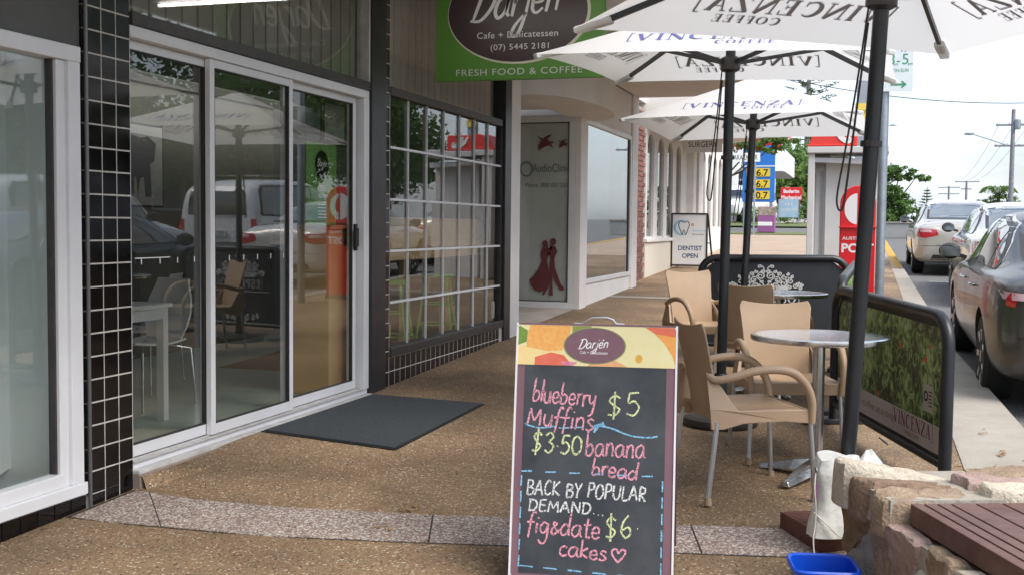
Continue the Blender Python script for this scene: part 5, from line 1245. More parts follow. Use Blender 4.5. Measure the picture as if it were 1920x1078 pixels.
# capstones: one row of hand-laid shapes
caps = [([(-.02,-.02),(.47,-.01),(.45,.16),(.05,.19),(-.02,.15)],.10,0,.375),
        ([(-.02,.155),(.05,.195),(.33,.18),(.34,.30),(.0,.29)],.10,2,.362),
        ([(.0,.30),(.34,.31),(.33,.44),(.08,.47),(.0,.44)],.10,1,.352),
        ([(.48,-.01),(1.0,-.02),(1.02,.13),(.47,.15)],.10,1,.365),([(.35,.165),(.66,.16),(.68,.34),(.36,.35)],.10,3,.365),([(.70,.15),(1.05,.15),(1.03,.31),(.71,.34)],.10,1,.365),
        ([(.36,.36),(.95,.35),(.98,.455),(.40,.46)],.10,0,.365),([(1.03,-.02),(1.5,0),(1.5,.15),(1.05,.13)],.10,4,.365),([(1.07,.15),(1.6,.16),(1.6,.31),(1.06,.30)],.10,0,.365),([(1.0,.33),(1.6,.33),(1.6,.46),(1.0,.45)],.10,3,.365)]
for k, (poly, th, mi_, zb) in enumerate(caps):
    stone('capstone', poly, lambda a, b, e, zb=zb: PP(a, b, zb+e), .005, th, SM[mi_], pl, 900+k)
mb = MB(); mb.add([PP(.0,.01,top-.02),PP(1.7,.01,top-.02),PP(1.7,.45,top-.02),PP(.03,.45,top-.02),PP(.02,.01,top+.085),PP(1.7,.01,top+.085),PP(1.7,.45,top+.085),PP(.03,.45,top+.085)], [(0,3,2,1),(4,5,6,7),(0,1,5,4),(1,2,6,5),(2,3,7,6),(3,0,4,7)])
mb.build('cap_mortar', M['mortar'], t, world=True)
bt = thing('bench_top', 'red-brown slatted timber bench top fixed on the stone planter', 'bench', tuple(PP(.1,.5,top)), 0)
a = .085; wds = [.045,.045,.047,.085,.09,.09,.09,.09,.09,.09,.09]
bm_ = mat('weathered_timber_slats', (.17,.088,.065), .5, noise=(7,.4,(.09,.042,.032),.4), bump=(30,.3))
for k, wd in enumerate(wds):
    MB().obox(PP(a+wd/2, .47+1.1, top+.062 if k else top+.045), e1, e2, (0,0,1), wd/2-.0035, 1.1, .018 if k else .035).build('slat', bm_, bt, world=True, bevel=.003); a += wd
for b in (.6, 1.3, 2.0): MB().obox(PP(.6, b, top+.02), e1, e2, (0,0,1), .50, .03, .022).build('bearer', M['timber'], bt, world=True)

# ---- dentist A-frame
t = thing('dentist_sign', 'white DENTIST OPEN A-frame with a blue tooth logo near the brick pier', 'a-frame sign', (-3.26,22.1,gz(22)), 0)
MB().box(-.36,.33,-.02,.0,.06,1.07).build('panel', M['pricewhite'], t)
tf_ = MB().box(-.375,-.345,-.03,.01,.03,1.09).box(.315,.345,-.03,.01,.03,1.09).box(-.345,.315,-.03,.01,1.06,1.09).box(-.345,.315,-.03,.01,.05,.08).build('frame', M['black'], t)
MB().bar((.34,.0,1.06),(.38,.55,.02),.03,.03).bar((-.37,.0,1.06),(-.33,.55,.02),.03,.03).bar((-.35,.3,.5),(.37,.3,.5),.02,.02).build('rear_leg', M['black'], t)
F = frame((-.015,-.0225,0),(1,0,0),(0,0,1)); mb = MB(); text_to(mb, 'DENTIST', .125, lambda x,y: F(x+.02,y+.36), width=.47, bold=.02); text_to(mb, 'OPEN', .125, lambda x,y: F(x+.02,y+.21), width=.31, bold=.02); mb.build('lettering', M['darknavy'], t)
mb = MB(); mb.ribbon(arcpts(-.14,.80,.15,.14,60,300,16), [.01+.035*sin(pi*i/16) for i in range(17)], F); text_to(mb, 'Buderim', .05, lambda x,y: F(x+.20,y+.73), width=.26); mb.build('print_logo', mat('sky_blue_print', (.25,.55,.75), .5), t)
mb = MB(); mb.ribbon([(x-.1,z) for x,z in catmull([(0,.90),(-.08,.93),(-.11,.84),(-.07,.74),(-.04,.66),(-.01,.76),(.03,.66),(.06,.74),(.10,.86),(.06,.93),(0,.90)],3)], .014, F); text_to(mb, 'DENTAL SURGERY', .035, lambda x,y: F(x+.17,y+.66), width=.24); mb.build('lettering', M['black'], t)
mb = MB().ribbon(arcpts(.06,.86,.02,.02,0,360,8), .02, F); mb.build('print_dot', mat('orange_dot', (.7,.35,.15), .5), t)

# ---- phone booth, post box, poles
t = thing('phone_booth', 'grey public phone booth with a red roof panel and white telephone emblem', 'phone booth', (-.3,18.6,gz(18.6)), 0)
X0, X1 = -.56, .62
MB().box(X0,X0+.10,-.45,.45,0,2.08).box(X0,X0+.30,.0,.45,0,2.08).build('side_wall', M['boothgrey'], t, bevel=.01)
MB().box(X0+.26,X1,-.12,.45,0,1.99).build('cabinet', M['boothgrey'], t, bevel=.012)
MB().box(X0-.02,X1+.02,-.5,.48,2.08,2.185).build('roof_edge', M['boothgrey'], t, bevel=.015)
MB().prism([(X0+.02,1.955),(X1,1.90),(X1,1.99),(X0+.02,2.02)], lambda x, z: (x,-.40,z), lambda x, z: (x,-.1,z)).build('shelf_visor', mat('booth_pale_visor', (.58,.58,.60), .5), t)
pf = MB().box(X0+.105,X0+.255,-.02,-.002,.1,1.9).build('perforated_panel', mat('booth_mid_grey', (.5,.5,.5), .5), t)
mb = MB()
for i in range(60):
    for j in range(3): mb.box(X0+.175+.02*j, X0+.184+.02*j, -.025, -.019, .15+.028*i, .163+.028*i)
mb.build('perforation', M['boothdark'], t, kind='stuff')
MB().prism([(X0,2.19),(.17,2.19),(.17,2.45),(X0+.14,2.45),(X0+.07,2.42)], lambda x, z: (x,-.48,z), lambda x, z: (x,.42,z)).build('roof_panel', M['telred'], t, bevel=.012)
MB().box(X0-.02,.17,-.5,.45,2.185,2.215).build('roof_lip', M['telred'], t, bevel=.008)
F = frame((0,-.4925,0),(1,0,0),(0,0,1)); mb = MB()
mb.ribbon([(x-.05,z+2.22) for x,z in catmull([(-.10,.20),(-.05,.12),(0,.08),(.07,.04),(.11,.06),(.09,.11)],4)], [.03+.05*sin(pi*i/20) for i in range(21)], F)
mb.ribbon([(-.05,2.42),(-.04,2.34)], .045, F); mb.build('print_emblem', M['white'], t)
t = thing('post_box', 'red street posting box with white horn emblem and POST lettering beside the phone booth', 'post box', (-.075,14.35,gz(14.35)), radians(0))
body = [(-.208,.0),(.208,.0),(.208,1.30)]+[(.208*cos(a), 1.34+.22*sin(a)) for a in (radians(5+10*i) for i in range(18))]+[(-.208,1.30)]
MB().plate(body, 'y', -.22, .22).build('body', M['red'], t, bevel=.012)
MB().box(-.218,.218,-.25,.0,1.05,1.07).build('slot_hood', M['red'], t, bevel=.004)
MB().box(-.218,.218,-.23,.23,0,.06).build('plinth', M['boothdark'], t)
F = frame((0,-.2225,0),(1,0,0),(0,0,1)); mb = MB(); text_to(mb, 'POST', .17, lambda x,y: F(x+.005,y*.85+.76), width=.37, bold=.035); text_to(mb, 'AUSTRALIA', .05, lambda x,y: F(x-.01,y+.91), width=.33, bold=.02); mb.build('lettering', M['white'], t)
mb = MB(); P = [(-.01,1.09)]+arcpts(-.01,1.28,.145,.185,270,90,20); mb.add([F(*p) for p in P], [tuple(range(len(P)))]); P = [(.015,1.09),(.05,1.10),(.13,1.19),(.15,1.28),(.13,1.38),(.05,1.45),(.015,1.46),(.015,1.40),(.06,1.35),(.07,1.28),(.05,1.21),(.015,1.19)]; mb.add([F(*p) for p in P], [tuple(range(len(P)))]); mb.build('print_horn', M['white'], t)
t = thing('sign_pole', 'round galvanised pole carrying the parking time sign by the post box', 'pole', (.185,13.5,gz(13.5)))
MB().lathe([(.052,0),(.051,1.5),(.050,3.6),(.02,3.62),(0,3.62)], (0,0,0), 20).build('shaft', M['galv'], t, smooth=True)
t = thing('parking_sign', 'white parking sign with green 8-5 MON-SUN text and arrow', 'sign', (.33,13.42,3.02))
MB().box(-.18,.15,-.006,.0,0,.56).build('plate', M['signwhite'], t, bevel=.002)
F = frame((0,-.008,0),(1,0,0),(0,0,1)); mb = MB(); text_to(mb, '8', .17, lambda x,y: F(x-.085,y+.30)); text_to(mb, '-', .15, lambda x,y: F(x-.01,y+.30)); text_to(mb, '5', .17, lambda x,y: F(x+.065,y+.30)); text_to(mb, 'am', .045, lambda x,y: F(x-.035,y+.29)); text_to(mb, 'pm', .045, lambda x,y: F(x+.12,y+.29))
text_to(mb, 'MON-SUN', .055, lambda x,y: F(x,y+.215), width=.2); mb.build('lettering', M['signgreen'], t); mb = MB(); mb.ribbon([(-.085,.075),(.06,.075)], .022, F); mb.ribbon([(.03,.11),(.075,.075),(.03,.04)], .02, F); mb.build('print_arrow', M['signgreen'], t); mb = MB(); text_to(mb, '1/4P', .14, lambda x,y: F(x-.01,y+.44)); mb.build('lettering', M['signgreen'], t)
t = thing('grey_post', 'square blue-grey steel post rising behind the phone booth with a yellow plate', 'post', (-.055,19.6,gz(19.6)))
MB().box(-.115,.115,-.1,.1,0,5.6).build('shaft', mat('blue_grey_post', (.30,.35,.40), .6, noise=(2,.1)), t, bevel=.01)
MB().box(-.14,.12,-.125,-.103,2.68,2.95).build('yellow_plate', M['yellowsign'], t)
F = frame((0,-.127,0),(1,0,0),(0,0,1)); mb = MB(); text_to(mb, 'TYPE', .09, lambda x,y: F(x,y+2.78), width=.18); mb.build('lettering', M['black'], t)

# ---- fallen leaves
mb = MB(); rl = random.Random(4)
def leaf(x, y, s, z=None):
    a = rl.uniform(0, 6.28); z = (path_z(x, y) if z is None else z)+.006; n = 5
    P = [(x+s*cos(a)*t_+s*.3*w_*sin(a), y+s*sin(a)*t_-s*.3*w_*cos(a), z+.006*abs(w_)+rl.uniform(0,.004)) for (t_, w_) in ((-1,0),(-.3,1),(.6,.7),(1,0),(.5,-.8),(-.4,-.9))]
    mb.add(P, [(0,1,2,3,4,5)])
for (x, y, k, sp) in ((-1.95,4.75,5,.06),(-2.35,4.33,2,.03),(-1.98,4.45,3,.05),(-.45,6.05,6,.10),(.72,6.8,5,.12),(.78,6.35,6,.14),(.70,7.4,3,.08),(.6,10.5,4,.1),(.62,12.4,4,.1),(.64,14.6,4,.12),(-1.5,12.5,3,.3),(-.2,4.2,2,.05),(.95,6.3,6,.1)):
    for _ in range(k): leaf(x+rl.gauss(0, sp), y+rl.gauss(0, sp), rl.uniform(.012,.03))
for _ in range(120): leaf(rl.uniform(-3.2,.9), rl.uniform(4,14), rl.uniform(.004,.010))
mb.build('fallen_leaves', M['dryleaf'], kind='stuff', fix=False)
# ================================================================== CARS
M['tyre'] = mat('tyre_rubber', (.018,.018,.018), .8, bump=(60,.3)); M['rim'] = mat('alloy_rim', (.55,.56,.58), .28, metal=.9)
M['carglass'] = mat('tinted_car_glass', (.015,.018,.02), .03, spec=1.0, coat=1.0)
M['carglass_pale'] = mat('pale_rear_glass', (.10,.12,.13), .04, spec=1.0, coat=1.0)
M['taillight'] = mat('tail_light_red', (.50,.008,.02), .12, coat=1); M['tailclear'] = mat('tail_light_clear', (.62,.40,.42), .12, coat=1)
M['chrome'] = mat('chrome_trim', (.75,.75,.75), .1, metal=1); M['plate'] = mat('number_plate', (.62,.60,.55), .5)
M['mirror'] = mat('mirror_glass', (.22,.24,.25), .05, metal=.9)
def car_paint(name, c, metal=.4, rough=.28, coat=1.0): return mat(name, c, rough, metal=metal, coat=coat, noise=(1.5,.06))
SEDAN = [ # y, zb, zs(belt), w, greenhouse bottom w, roof z, roof w
 (-2.42,.50,.86,.62,.50,.90,.30),(-2.39,.34,.93,.78,.62,.99,.45),(-2.25,.27,.97,.86,.70,1.05,.52),(-1.95,.25,.985,.905,.76,1.085,.58),(-1.68,.25,.985,.915,.78,1.10,.60),
 (-1.35,.25,.98,.92,.80,1.20,.61),(-.95,.24,.97,.92,.81,1.365,.60),(-.5,.24,.96,.92,.81,1.445,.60),(.0,.24,.95,.92,.81,1.465,.60),(.45,.24,.94,.92,.81,1.43,.60),
 (.85,.24,.93,.92,.80,1.28,.60),(1.25,.24,.92,.915,.78,1.06,.62),(1.5,.24,.89,.91,.76,.97,.62),(1.95,.25,.83,.905,.73,.90,.56),(2.25,.26,.76,.87,.66,.82,.46),(2.42,.34,.68,.74,.52,.72,.3)]
WAGON = [
 (-2.35,.55,1.0,.80,.74,1.35,.55),(-2.32,.40,1.02,.88,.80,1.60,.66),(-2.2,.34,1.04,.93,.84,1.78,.72),(-1.8,.32,1.05,.94,.86,1.86,.74),(-1.0,.32,1.05,.94,.86,1.88,.75),(.0,.32,1.04,.94,.86,1.87,.75),
 (.55,.32,1.04,.94,.86,1.82,.73),(.85,.32,1.04,.94,.85,1.66,.71),(1.2,.32,1.04,.94,.83,1.30,.70),(1.4,.32,1.03,.93,.80,1.14,.68),(1.9,.32,.98,.91,.75,1.08,.62),(2.2,.34,.90,.86,.68,.98,.5),(2.35,.42,.82,.74,.55,.85,.36)]
def car_body(st):
    rings = []
    for (y, zb, zs, w_, wg, zt, wr) in st:
        zm = (zb+zs)/2
        half = [(0,zb),(w_*.8,zb-.03),(w_*.965,zb+.03),(w_*.995,zm-.05),(w_,zm+.10),(w_*.985,zs-.07),(w_*.94,zs-.008),(wg*1.02,zs+.012 if zt > zs+.15 else zs+.02),((wg+wr)/2+.035,(zs+zt)/2),(wr+.03,zt-.045),(wr*.6,zt-.004),(0,zt+.012)]
        rings.append([(x, y, z) for x, z in half]+[(-x, y, z) for x, z in half[-2:0:-1]])
    n = len(rings[0]); bm = bmesh.new(); V = [[bm.verts.new(p) for p in r] for r in rings]
    for i in range(len(V)-1):
        for k in range(n): bm.faces.new((V[i][k], V[i][(k+1) % n], V[i+1][(k+1) % n], V[i+1][k]))
    bm.faces.new(V[0]); bm.faces.new(V[-1][::-1]); bmesh.ops.recalc_face_normals(bm, faces=bm.faces)
    me = bpy.data.meshes.new('body'); bm.to_mesh(me); bm.free(); return me
def eval_mesh(o):
    dg = bpy.context.evaluated_depsgraph_get(); dg.update(); return bpy.data.meshes.new_from_object(o.evaluated_get(dg))
def make_car(name, label, loc, rot, kind, paint, wheels=(-1.42,1.42), cat='car', tails='wide', plate='', glass_rear=None, group='cars parked along the kerb', rack=False, lettering=None):
    st = SEDAN if kind == 'sedan' else WAGON; R = .33 if kind == 'sedan' else .38; wy = wheels; wz = st[8 if kind == 'sedan' else 4][3]
    t = thing(name, label, cat, loc, rot, group)
    me = car_body(st); o = bpy.data.objects.new('body', me); COL.objects.link(o)
    m1 = o.modifiers.new('s', 'SUBSURF'); m1.levels = 2; m1.render_levels = 2
    base = eval_mesh(o); bv = BVHTree.FromPolygons([v.co.copy() for v in base.vertices], [tuple(p.vertices) for p in base.polygons])
    cut = MB()
    for y in wy:
        for s in (-1, 1): cut.lathe([(R+.055, s*.55),(R+.055, s*1.2)], (0, y, R), 32, 'x')
    co = cut.build('cut', None)
    b = o.modifiers.new('b', 'BOOLEAN'); b.operation = 'DIFFERENCE'; b.object = co; b.solver = 'EXACT'
    fin = eval_mesh(o); bpy.data.objects.remove(o); bpy.data.objects.remove(co)
    fin.materials.clear(); fin.materials.append(paint); fin.polygons.foreach_set('use_smooth', [True]*len(fin.polygons)); fin.polygons.foreach_set('material_index', [0]*len(fin.polygons)); fin.set_sharp_from_angle(angle=radians(50))
    o = bpy.data.objects.new('body', fin); COL.objects.link(o); o.parent = t
    def decal(poly, to3, d, off, name, m, parent=t, res=.05, th=.0):
        """flat outline (a,b) -> start point to3(a,b); cast along d onto the body; lift by off"""
        bm = bmesh.new(); vs = [bm.verts.new((p[0], p[1], 0)) for p in poly]; bm.faces.new(vs)
        for ax_ in (0, 1):
            lo, hi = min(p[ax_] for p in poly), max(p[ax_] for p in poly); n = int((hi-lo)/res)
            for k in range(1, n+1):
                c = [0,0,0]; c[ax_] = lo+(hi-lo)*k/(n+1); nn2 = [0,0,0]; nn2[ax_] = 1
                bmesh.ops.bisect_plane(bm, geom=bm.verts[:]+bm.edges[:]+bm.faces[:], plane_co=c, plane_no=nn2)
        bm.verts.index_update(); d_ = Vector(d).normalized(); P = []; last = None
        for v in bm.verts:
            h = bv.ray_cast(Vector(to3(v.co.x, v.co.y)), d_)
            if h[0] is None: h = bv.find_nearest(Vector(to3(v.co.x, v.co.y)))
            P.append(h[0]-d_*off)
        fs = [tuple(v.index for v in f.verts) for f in bm.faces]; bm.free()
        mb = MB().add(P, fs); return mb.build(name, m, parent, smooth=True, fix=False)
    side = lambda s: (lambda a, b: (s*1.6, a, b))
    glassr = glass_rear or M['carglass']
    for s in (-1, 1):
        if kind == 'sedan':
            allw = [(1.12,.985),(.95,1.13),(.62,1.30),(.25,1.385),(-.3,1.395),(-.78,1.335),(-1.12,1.20),(-1.38,1.055),(-1.42,1.005)]
            fw_ = [(1.02,1.0),(.90,1.115),(.60,1.27),(.25,1.36),(.02,1.372),(-.02,1.0)]
            rw_ = [(-.10,1.0),(-.07,1.37),(-.32,1.368),(-.74,1.31),(-.82,1.285),(-.97,1.005)]
            qw_ = [(-1.01,1.005),(-.87,1.27),(-1.12,1.165),(-1.32,1.04),(-1.35,1.01)]
            wins = (fw_, rw_, qw_)
        else:
            allw = [(1.15,1.10),(.95,1.35),(.68,1.62),(.4,1.74),(-1.95,1.74),(-2.1,1.62),(-2.16,1.14),(-1.0,1.09)]
            wins = ([(1.05,1.12),(.88,1.36),(.62,1.62),(.38,1.70),(.16,1.70),(.14,1.12)],[(.06,1.12),(.08,1.70),(-.78,1.70),(-.86,1.13)],[(-.96,1.13),(-.90,1.70),(-1.90,1.70),(-2.04,1.58),(-2.08,1.17)])
        decal([(a, b+.012) for a, b in allw], side(s), (-s,0,0), .003, 'window_surround', M['chrome'] if kind == 'sedan' else M['blacktrim'])
        tr_ = decal(allw, side(s), (-s,0,0), .0055, 'window_frame', M['blacktrim'])
        for wq in wins: decal(wq, side(s), (-s,0,0), .0085, 'side_window', M['carglass'])
        # door lines and handles
        for (ya, yb) in (((1.0,.95),(-.07,-.07),(-1.02,-1.15)) if kind == 'sedan' else ((1.1,1.0),(.1,.1),(-.9,-1.0))):
            decal([(ya,.95 if kind=='sedan' else 1.04),(ya+.008,.95 if kind=='sedan' else 1.04),(yb+.008,.36),(yb,.36)], side(s), (-s,0,0), .0012, 'door_gap', M['black'], res=.06)
        for yh in ((.16,-.82) if kind == 'sedan' else (.3,-.7)):
            p = bv.ray_cast(Vector((s*1.6, yh, .84 if kind=='sedan' else .92)), Vector((-s,0,0)))[0]
            MB().tube([p+Vector((s*.0,.085,0)), p+Vector((s*.03,.06,.004)), p+Vector((s*.032,-.05,.004)), p+Vector((s*.0,-.085,0))], .011, 8).build('door_handle', M['chrome'] if kind=='sedan' else paint, t, smooth=True)
        decal([(2.0,.27),(2.0,.30),(-2.0,.30),(-2.0,.27)], side(s), (-s,0,0), .004, 'sill_trim', M['blacktrim'], res=.2)
        # mirrors
        mx_ = s*(.985 if kind == 'sedan' else 1.04); my_ = .92; mz = 1.03 if kind == 'sedan' else 1.2
        sh_ = MB().lathe([(0,-.045),(.055,-.042),(.072,-.02),(.075,.0),(.062,.05),(.03,.085),(0,.09)], (mx_, my_, mz), 20, 'y', 1.35, 1.35)
        for q in range(len(sh_.v)): x_, y_, z_ = sh_.v[q]; sh_.v[q] = (x_, y_, mz+(z_-mz)*.80)
        mo = sh_.build('wing_mirror', M['blacktrim'] , t, smooth=True)
        MB().box(mx_-.09,mx_+.09,my_-.05,my_-.046,mz-.047,mz+.047).build('mirror_glass', M['mirror'], mo)
        MB().bar((mx_-s*.05, my_+.01, mz-.03), (s*.83, my_+.03, mz-.06), .04, .035).build('mirror_arm', M['blacktrim'], mo)
    if kind == 'sedan':
        rp = [(-.60,.97),(.60,.97),(.53,1.37),(.35,1.405),(-.35,1.405),(-.53,1.37)]
        decal([(x*1.04, z) for x, z in [(-.62,1.085),(.62,1.085),(.56,1.36),(.35,1.395),(-.35,1.395),(-.56,1.36)]], lambda a, b: (a,-3.0,b), (0,1,0), .004, 'rear_window_seal', M['blacktrim'])
        decal([(-.60,1.11),(.60,1.11),(.54,1.35),(.34,1.38),(-.34,1.38),(-.54,1.35)], lambda a, b: (a,-3.0,b), (0,1,0), .008, 'rear_window', glassr)
        decal([(-.62,1.06),(.62,1.06),(.56,1.36),(-.56,1.36)], lambda a, b: (a,3.0,b), (0,-1,0), .006, 'windscreen', M['carglass'])
        tl = [(.46,.80),(.50,.90),(.92,.93),(.95,.90),(.90,.76),(.70,.74)] if tails == 'wide' else [(.52,.72),(.56,.88),(.69,.88),(.70,.74),(.62,.71)]
        tz = (.74,.90)
        for s in (-1, 1):
            k_ = decal([(s*a, b) for a, b in tl], lambda a, b: (a,-3.0,b), (0,1,0), .008, 'tail_light', M['taillight'], res=.03)
            decal([(s*a, b) for a, b in [(.58,.85),(.60,.895),(.86,.905),(.84,.85)]], lambda a, b: (a,-3.0,b), (0,1,0), .012, 'reversing_lens', M['tailclear'], res=.04)
            decal([(-2.37,.80),(-2.37,.89),(-2.31,.90),(-2.29,.86),(-2.30,.81)], side(s), (-s,0,0), .008, 'tail_light', M['taillight'], res=.03)
        decal([(-.5,.60),(.5,.60),(.5,.606),(-.5,.606)], lambda a, b: (a,-3.0,b), (0,1,0), .003, 'boot_gap', M['black'])
        decal([(-.85,.585),(.85,.585),(.85,.592),(-.85,.592)], lambda a, b: (a,-3.0,b), (0,1,0), .003, 'bumper_gap', M['black'])
        decal([(-.6,.32),(.6,.32),(.55,.42),(-.55,.42)], lambda a, b: (a,-3.0,b), (0,1,0), .004, 'lower_valance', M['blacktrim'])
        pz, py = .70, -2.43
    else:
        decal([(-.62,1.16),(.62,1.16),(.58,1.62),(-.58,1.62)], lambda a, b: (a,-3.0,b), (0,1,0), .008, 'rear_window', glassr)
        decal([(-.66,1.14),(.66,1.14),(.60,1.60),(-.60,1.60)], lambda a, b: (a,3.0,b), (0,-1,0), .006, 'windscreen', M['carglass'])
        for s in (-1, 1): decal([(s*.72,.86),(s*.92,.86),(s*.90,1.08),(s*.72,1.08)], lambda a, b: (a,-3.0,b), (0,1,0), .008, 'tail_light', M['taillight'], res=.04)
        decal([(-.85,.45),(.85,.45),(.85,.62),(-.85,.62)], lambda a, b: (a,-3.0,b), (0,1,0), .006, 'lower_valance', mat('grey_bumper', (.2,.2,.21), .6), res=.1)
        pz, py = .80, -2.37
        if rack:
            for x in (-.66,.66): MB().tube([(x,.4,1.9),(x,.3,1.945),(x,-1.8,1.945),(x,-1.9,1.9)], .016, 8).build('roof_rail', M['blacktrim'], t)
            for y in (-.2,-1.3): MB().bar((-.66,y,1.95),(.66,y,1.95),.04,.02).build('roof_bar', M['chrome'], t)
    MB().box(-.19,.19,py-.035,py+.0,pz-.055,pz+.055).build('number_plate', M['plate'], t, bevel=.003)
    if plate:
        F = frame((0,py-.0365,pz),(1,0,0),(0,0,1)); mb = MB(); text_to(mb, plate, .10, lambda x,y: F(x,y-.035), width=.31, bold=.01); mb.build('lettering', M['darknavy'], t)
    if lettering:
        F = frame((0,py-.01,1.10),(1,0,0),(0,0,1)); mb = MB(); text_to(mb, lettering, .09, lambda x,y: F(x,y), width=1.0); mb.build('lettering', M['black'], t)
    # head lights
    for s in (-1,1):
        decal([(s*.50,.66 if kind=='sedan' else .78),(s*.84,.68 if kind=='sedan' else .80),(s*.80,.78 if kind=='sedan' else .93),(s*.50,.75 if kind=='sedan' else .90)], lambda a, b: (a,3.0,b), (0,-1,0), .008, 'headlight', M['alu'], res=.05)
    # wheels
    for y in wy:
        for s in (-1, 1):
            wl = MB().lathe([(R-.10,s*.11),(R-.03,s*.115),(R-.004,s*.085),(R,s*.0),(R-.004,-s*.085),(R-.03,-s*.115),(R-.10,-s*.11)], (s*.785,y,R), 40, 'x').build('wheel', M['tyre'], t, smooth=True)
            rm = MB().lathe([(R-.098,s*.10),(R-.115,s*.105),(R-.125,s*.06),(R-.13,-s*.02),(.06,-s*.02),(0,-s*.02)], (s*.785,y,R), 40, 'x').build('rim', M['rim'], wl, smooth=True)
            sp = MB()
            for k in range(7):
                a = 2*pi*k/7; d = Vector((0,cos(a),sin(a))); c_ = Vector((s*.875,y,R)); sp.bar(c_+d*.03, c_+d*(R-.115)+Vector((s*.018,0,0)), .042, .02, (1,0,0))
            sp.lathe([(.055,0),(.05,s*.018),(0,s*.02)], (s*.878,y,R), 16, 'x'); sp.build('spokes', M['rim'], wl, bevel=.003)
    return t
SLOPE = math.atan(.03)
def car_at(x, y, dz=-.118): return (x, y, gz(y)+dz)
cars = []
dark = car_paint('dark_bronze_grey_paint', (.045,.041,.039), .1, .32, .45)
cars.append(make_car('parked_car', 'dark bronze-grey sedan parked at the kerb nearest the camera', car_at(1.79,10.86), (SLOPE,0,radians(0)), 'sedan', dark, tails='tall', plate='842 KXR'))
pearl = car_paint('pearl_white_paint', (.68,.66,.62), .15)
cars.append(make_car('parked_car', 'pearl white sedan parked between the dark sedan and the champagne sedan', car_at(2.32,19.1), (SLOPE,0,radians(0)), 'sedan', pearl, plate='617 MRT', glass_rear=M['carglass_pale']))
champ = car_paint('champagne_silver_paint', (.52,.49,.43), .35)
cars.append(make_car('parked_car', 'champagne silver sedan with broad red tail lights, farthest along the kerb', car_at(1.83,25.4), (SLOPE,0,0), 'sedan', champ, plate='295 LWS', glass_rear=M['carglass_pale']))
white = car_paint('white_wagon_paint', (.74,.75,.76), .0)
make_car('parked_car', 'white four-wheel drive with roof rails, mirrored in the cafe doors', car_at(5.3,21.9), (SLOPE,0,0), 'wagon', white, wheels=(-1.45,1.5), plate='538 TGN', group='vehicles across the road seen in the glass', rack=True, lettering='DISCOVERY')
make_car('parked_car', 'white wagon mirrored in the window at the left edge', car_at(5.2,15.0), (SLOPE,0,0), 'wagon', white, wheels=(-1.45,1.5), group='vehicles across the road seen in the glass')
cf = make_car('parked_car', 'white wagon on the service station forecourt behind the price board', (-5.9,57.5,gz(57.5)+.03), radians(180-20), 'wagon', white, wheels=(-1.45,1.5), group='vehicles at the service station')
make_car('parked_car', 'small white sedan beyond the side street below the red sign', (-3.35,60.5,gz(60)-.55), radians(95), 'sedan', white, group='vehicles at the service station')
make_car('parked_car', 'dark blue sedan half hidden by the arcade corner beyond the side street', (-8.2,52.5,gz(52)+.05), radians(150), 'sedan', car_paint('dark_blue_paint', (.02,.03,.09)), group='vehicles at the service station')

# ================================================================== BEYOND THE SHOPS
t = thing('price_sign', 'tall blue fuel price board with yellow number panels beyond the footpath', 'sign', (-4.45,50,gz(50)))
MB().box(-.67,.70,-.12,.12,1.10,3.55).build('board', M['priceblue'], t, bevel=.01)
MB().box(-.60,.62,-.13,.13,3.55,3.66).build('red_cap', M['red'], t)
MB().box(-.69,.72,-.13,.13,2.63,2.68).build('divider', M['pricewhite'], t)
MB().box(-.62,-.5,-.1,.1,0,1.10).build('leg', M['galv'], t); MB().box(.5,.62,-.1,.1,0,1.10).build('leg', M['galv'], t)
for k, s in enumerate(('136.7','146.7','150.7')):
    z = 2.20-.49*k; MB().box(-.50,.50,-.15,-.12,z,z+.36).build('number_panel', M['priceyellow'], t)
    F = frame((0,-.152,0),(1,0,0),(0,0,1)); mb = MB(); text_to(mb, s, .40, lambda x,y,z=z: F(x,y+z+.035), width=.86, bold=.02); mb.build('lettering', M['black'], t)
    mb = MB(); text_to(mb, ('UNLEADED','PREMIUM','DIESEL')[k], .07, lambda x,y,z=z: frame((0,-.125,0),(1,0,0),(0,0,1))(x-.25,y+z+.38), width=.4); mb.build('lettering', M['white'], t)
t = thing('station_canopy', 'white service station canopy with a white column behind the price board', 'canopy', (-5.9,63,gz(63)))
MB().box(-4.5,1.05,-3,6,2.62,3.75).build('canopy_edge', M['pricewhite'], t, bevel=.02)
MB().plate([(1.05,-3),(1.85,-2.2),(1.85,6),(1.05,6)], 'z', 2.62, 3.75).build('canopy_corner', M['pricewhite'], t)
MB().box(-.72,-.38,-4.2,-3.9,0,3.6).build('column', M['whitewall'], t)
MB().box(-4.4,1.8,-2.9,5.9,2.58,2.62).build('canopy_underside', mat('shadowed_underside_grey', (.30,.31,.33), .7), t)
t = thing('station_shop', 'low service station shop with a blue band behind the white canopy', 'building', (-10,70,gz(70)))
MB().box(-4,4.5,0,4,0,3.0).build('wall', M['cream'], t); MB().box(-4.2,4.7,-.2,4.2,3.0,3.35).build('roof_band', mat('blue_band', (.10,.30,.55), .5), t)
for x in (-3,-.5,2): MB().box(x,x+1.9,-.03,-.002,.9,2.4).build('window', M['carglass'], t)
t = thing('street_name_sign', 'street name plate reading TAVARACK CR on a thin pole', 'sign', (-3.78,41,gz(41)))
MB().tube([(.0,0,0),(0,0,2.95)], .035, 10).build('pole', M['galv'], t)
MB().box(-1.15,.18,-.05,-.035,2.60,2.92).build('plate', M['signwhite'], t)
F = frame((0,-.052,0),(1,0,0),(0,0,1)); mb = MB(); text_to(mb, 'TAVARACK  CR', .25, lambda x,y: F(x-.48,y+2.67), width=1.15); mb.build('lettering', M['black'], t)
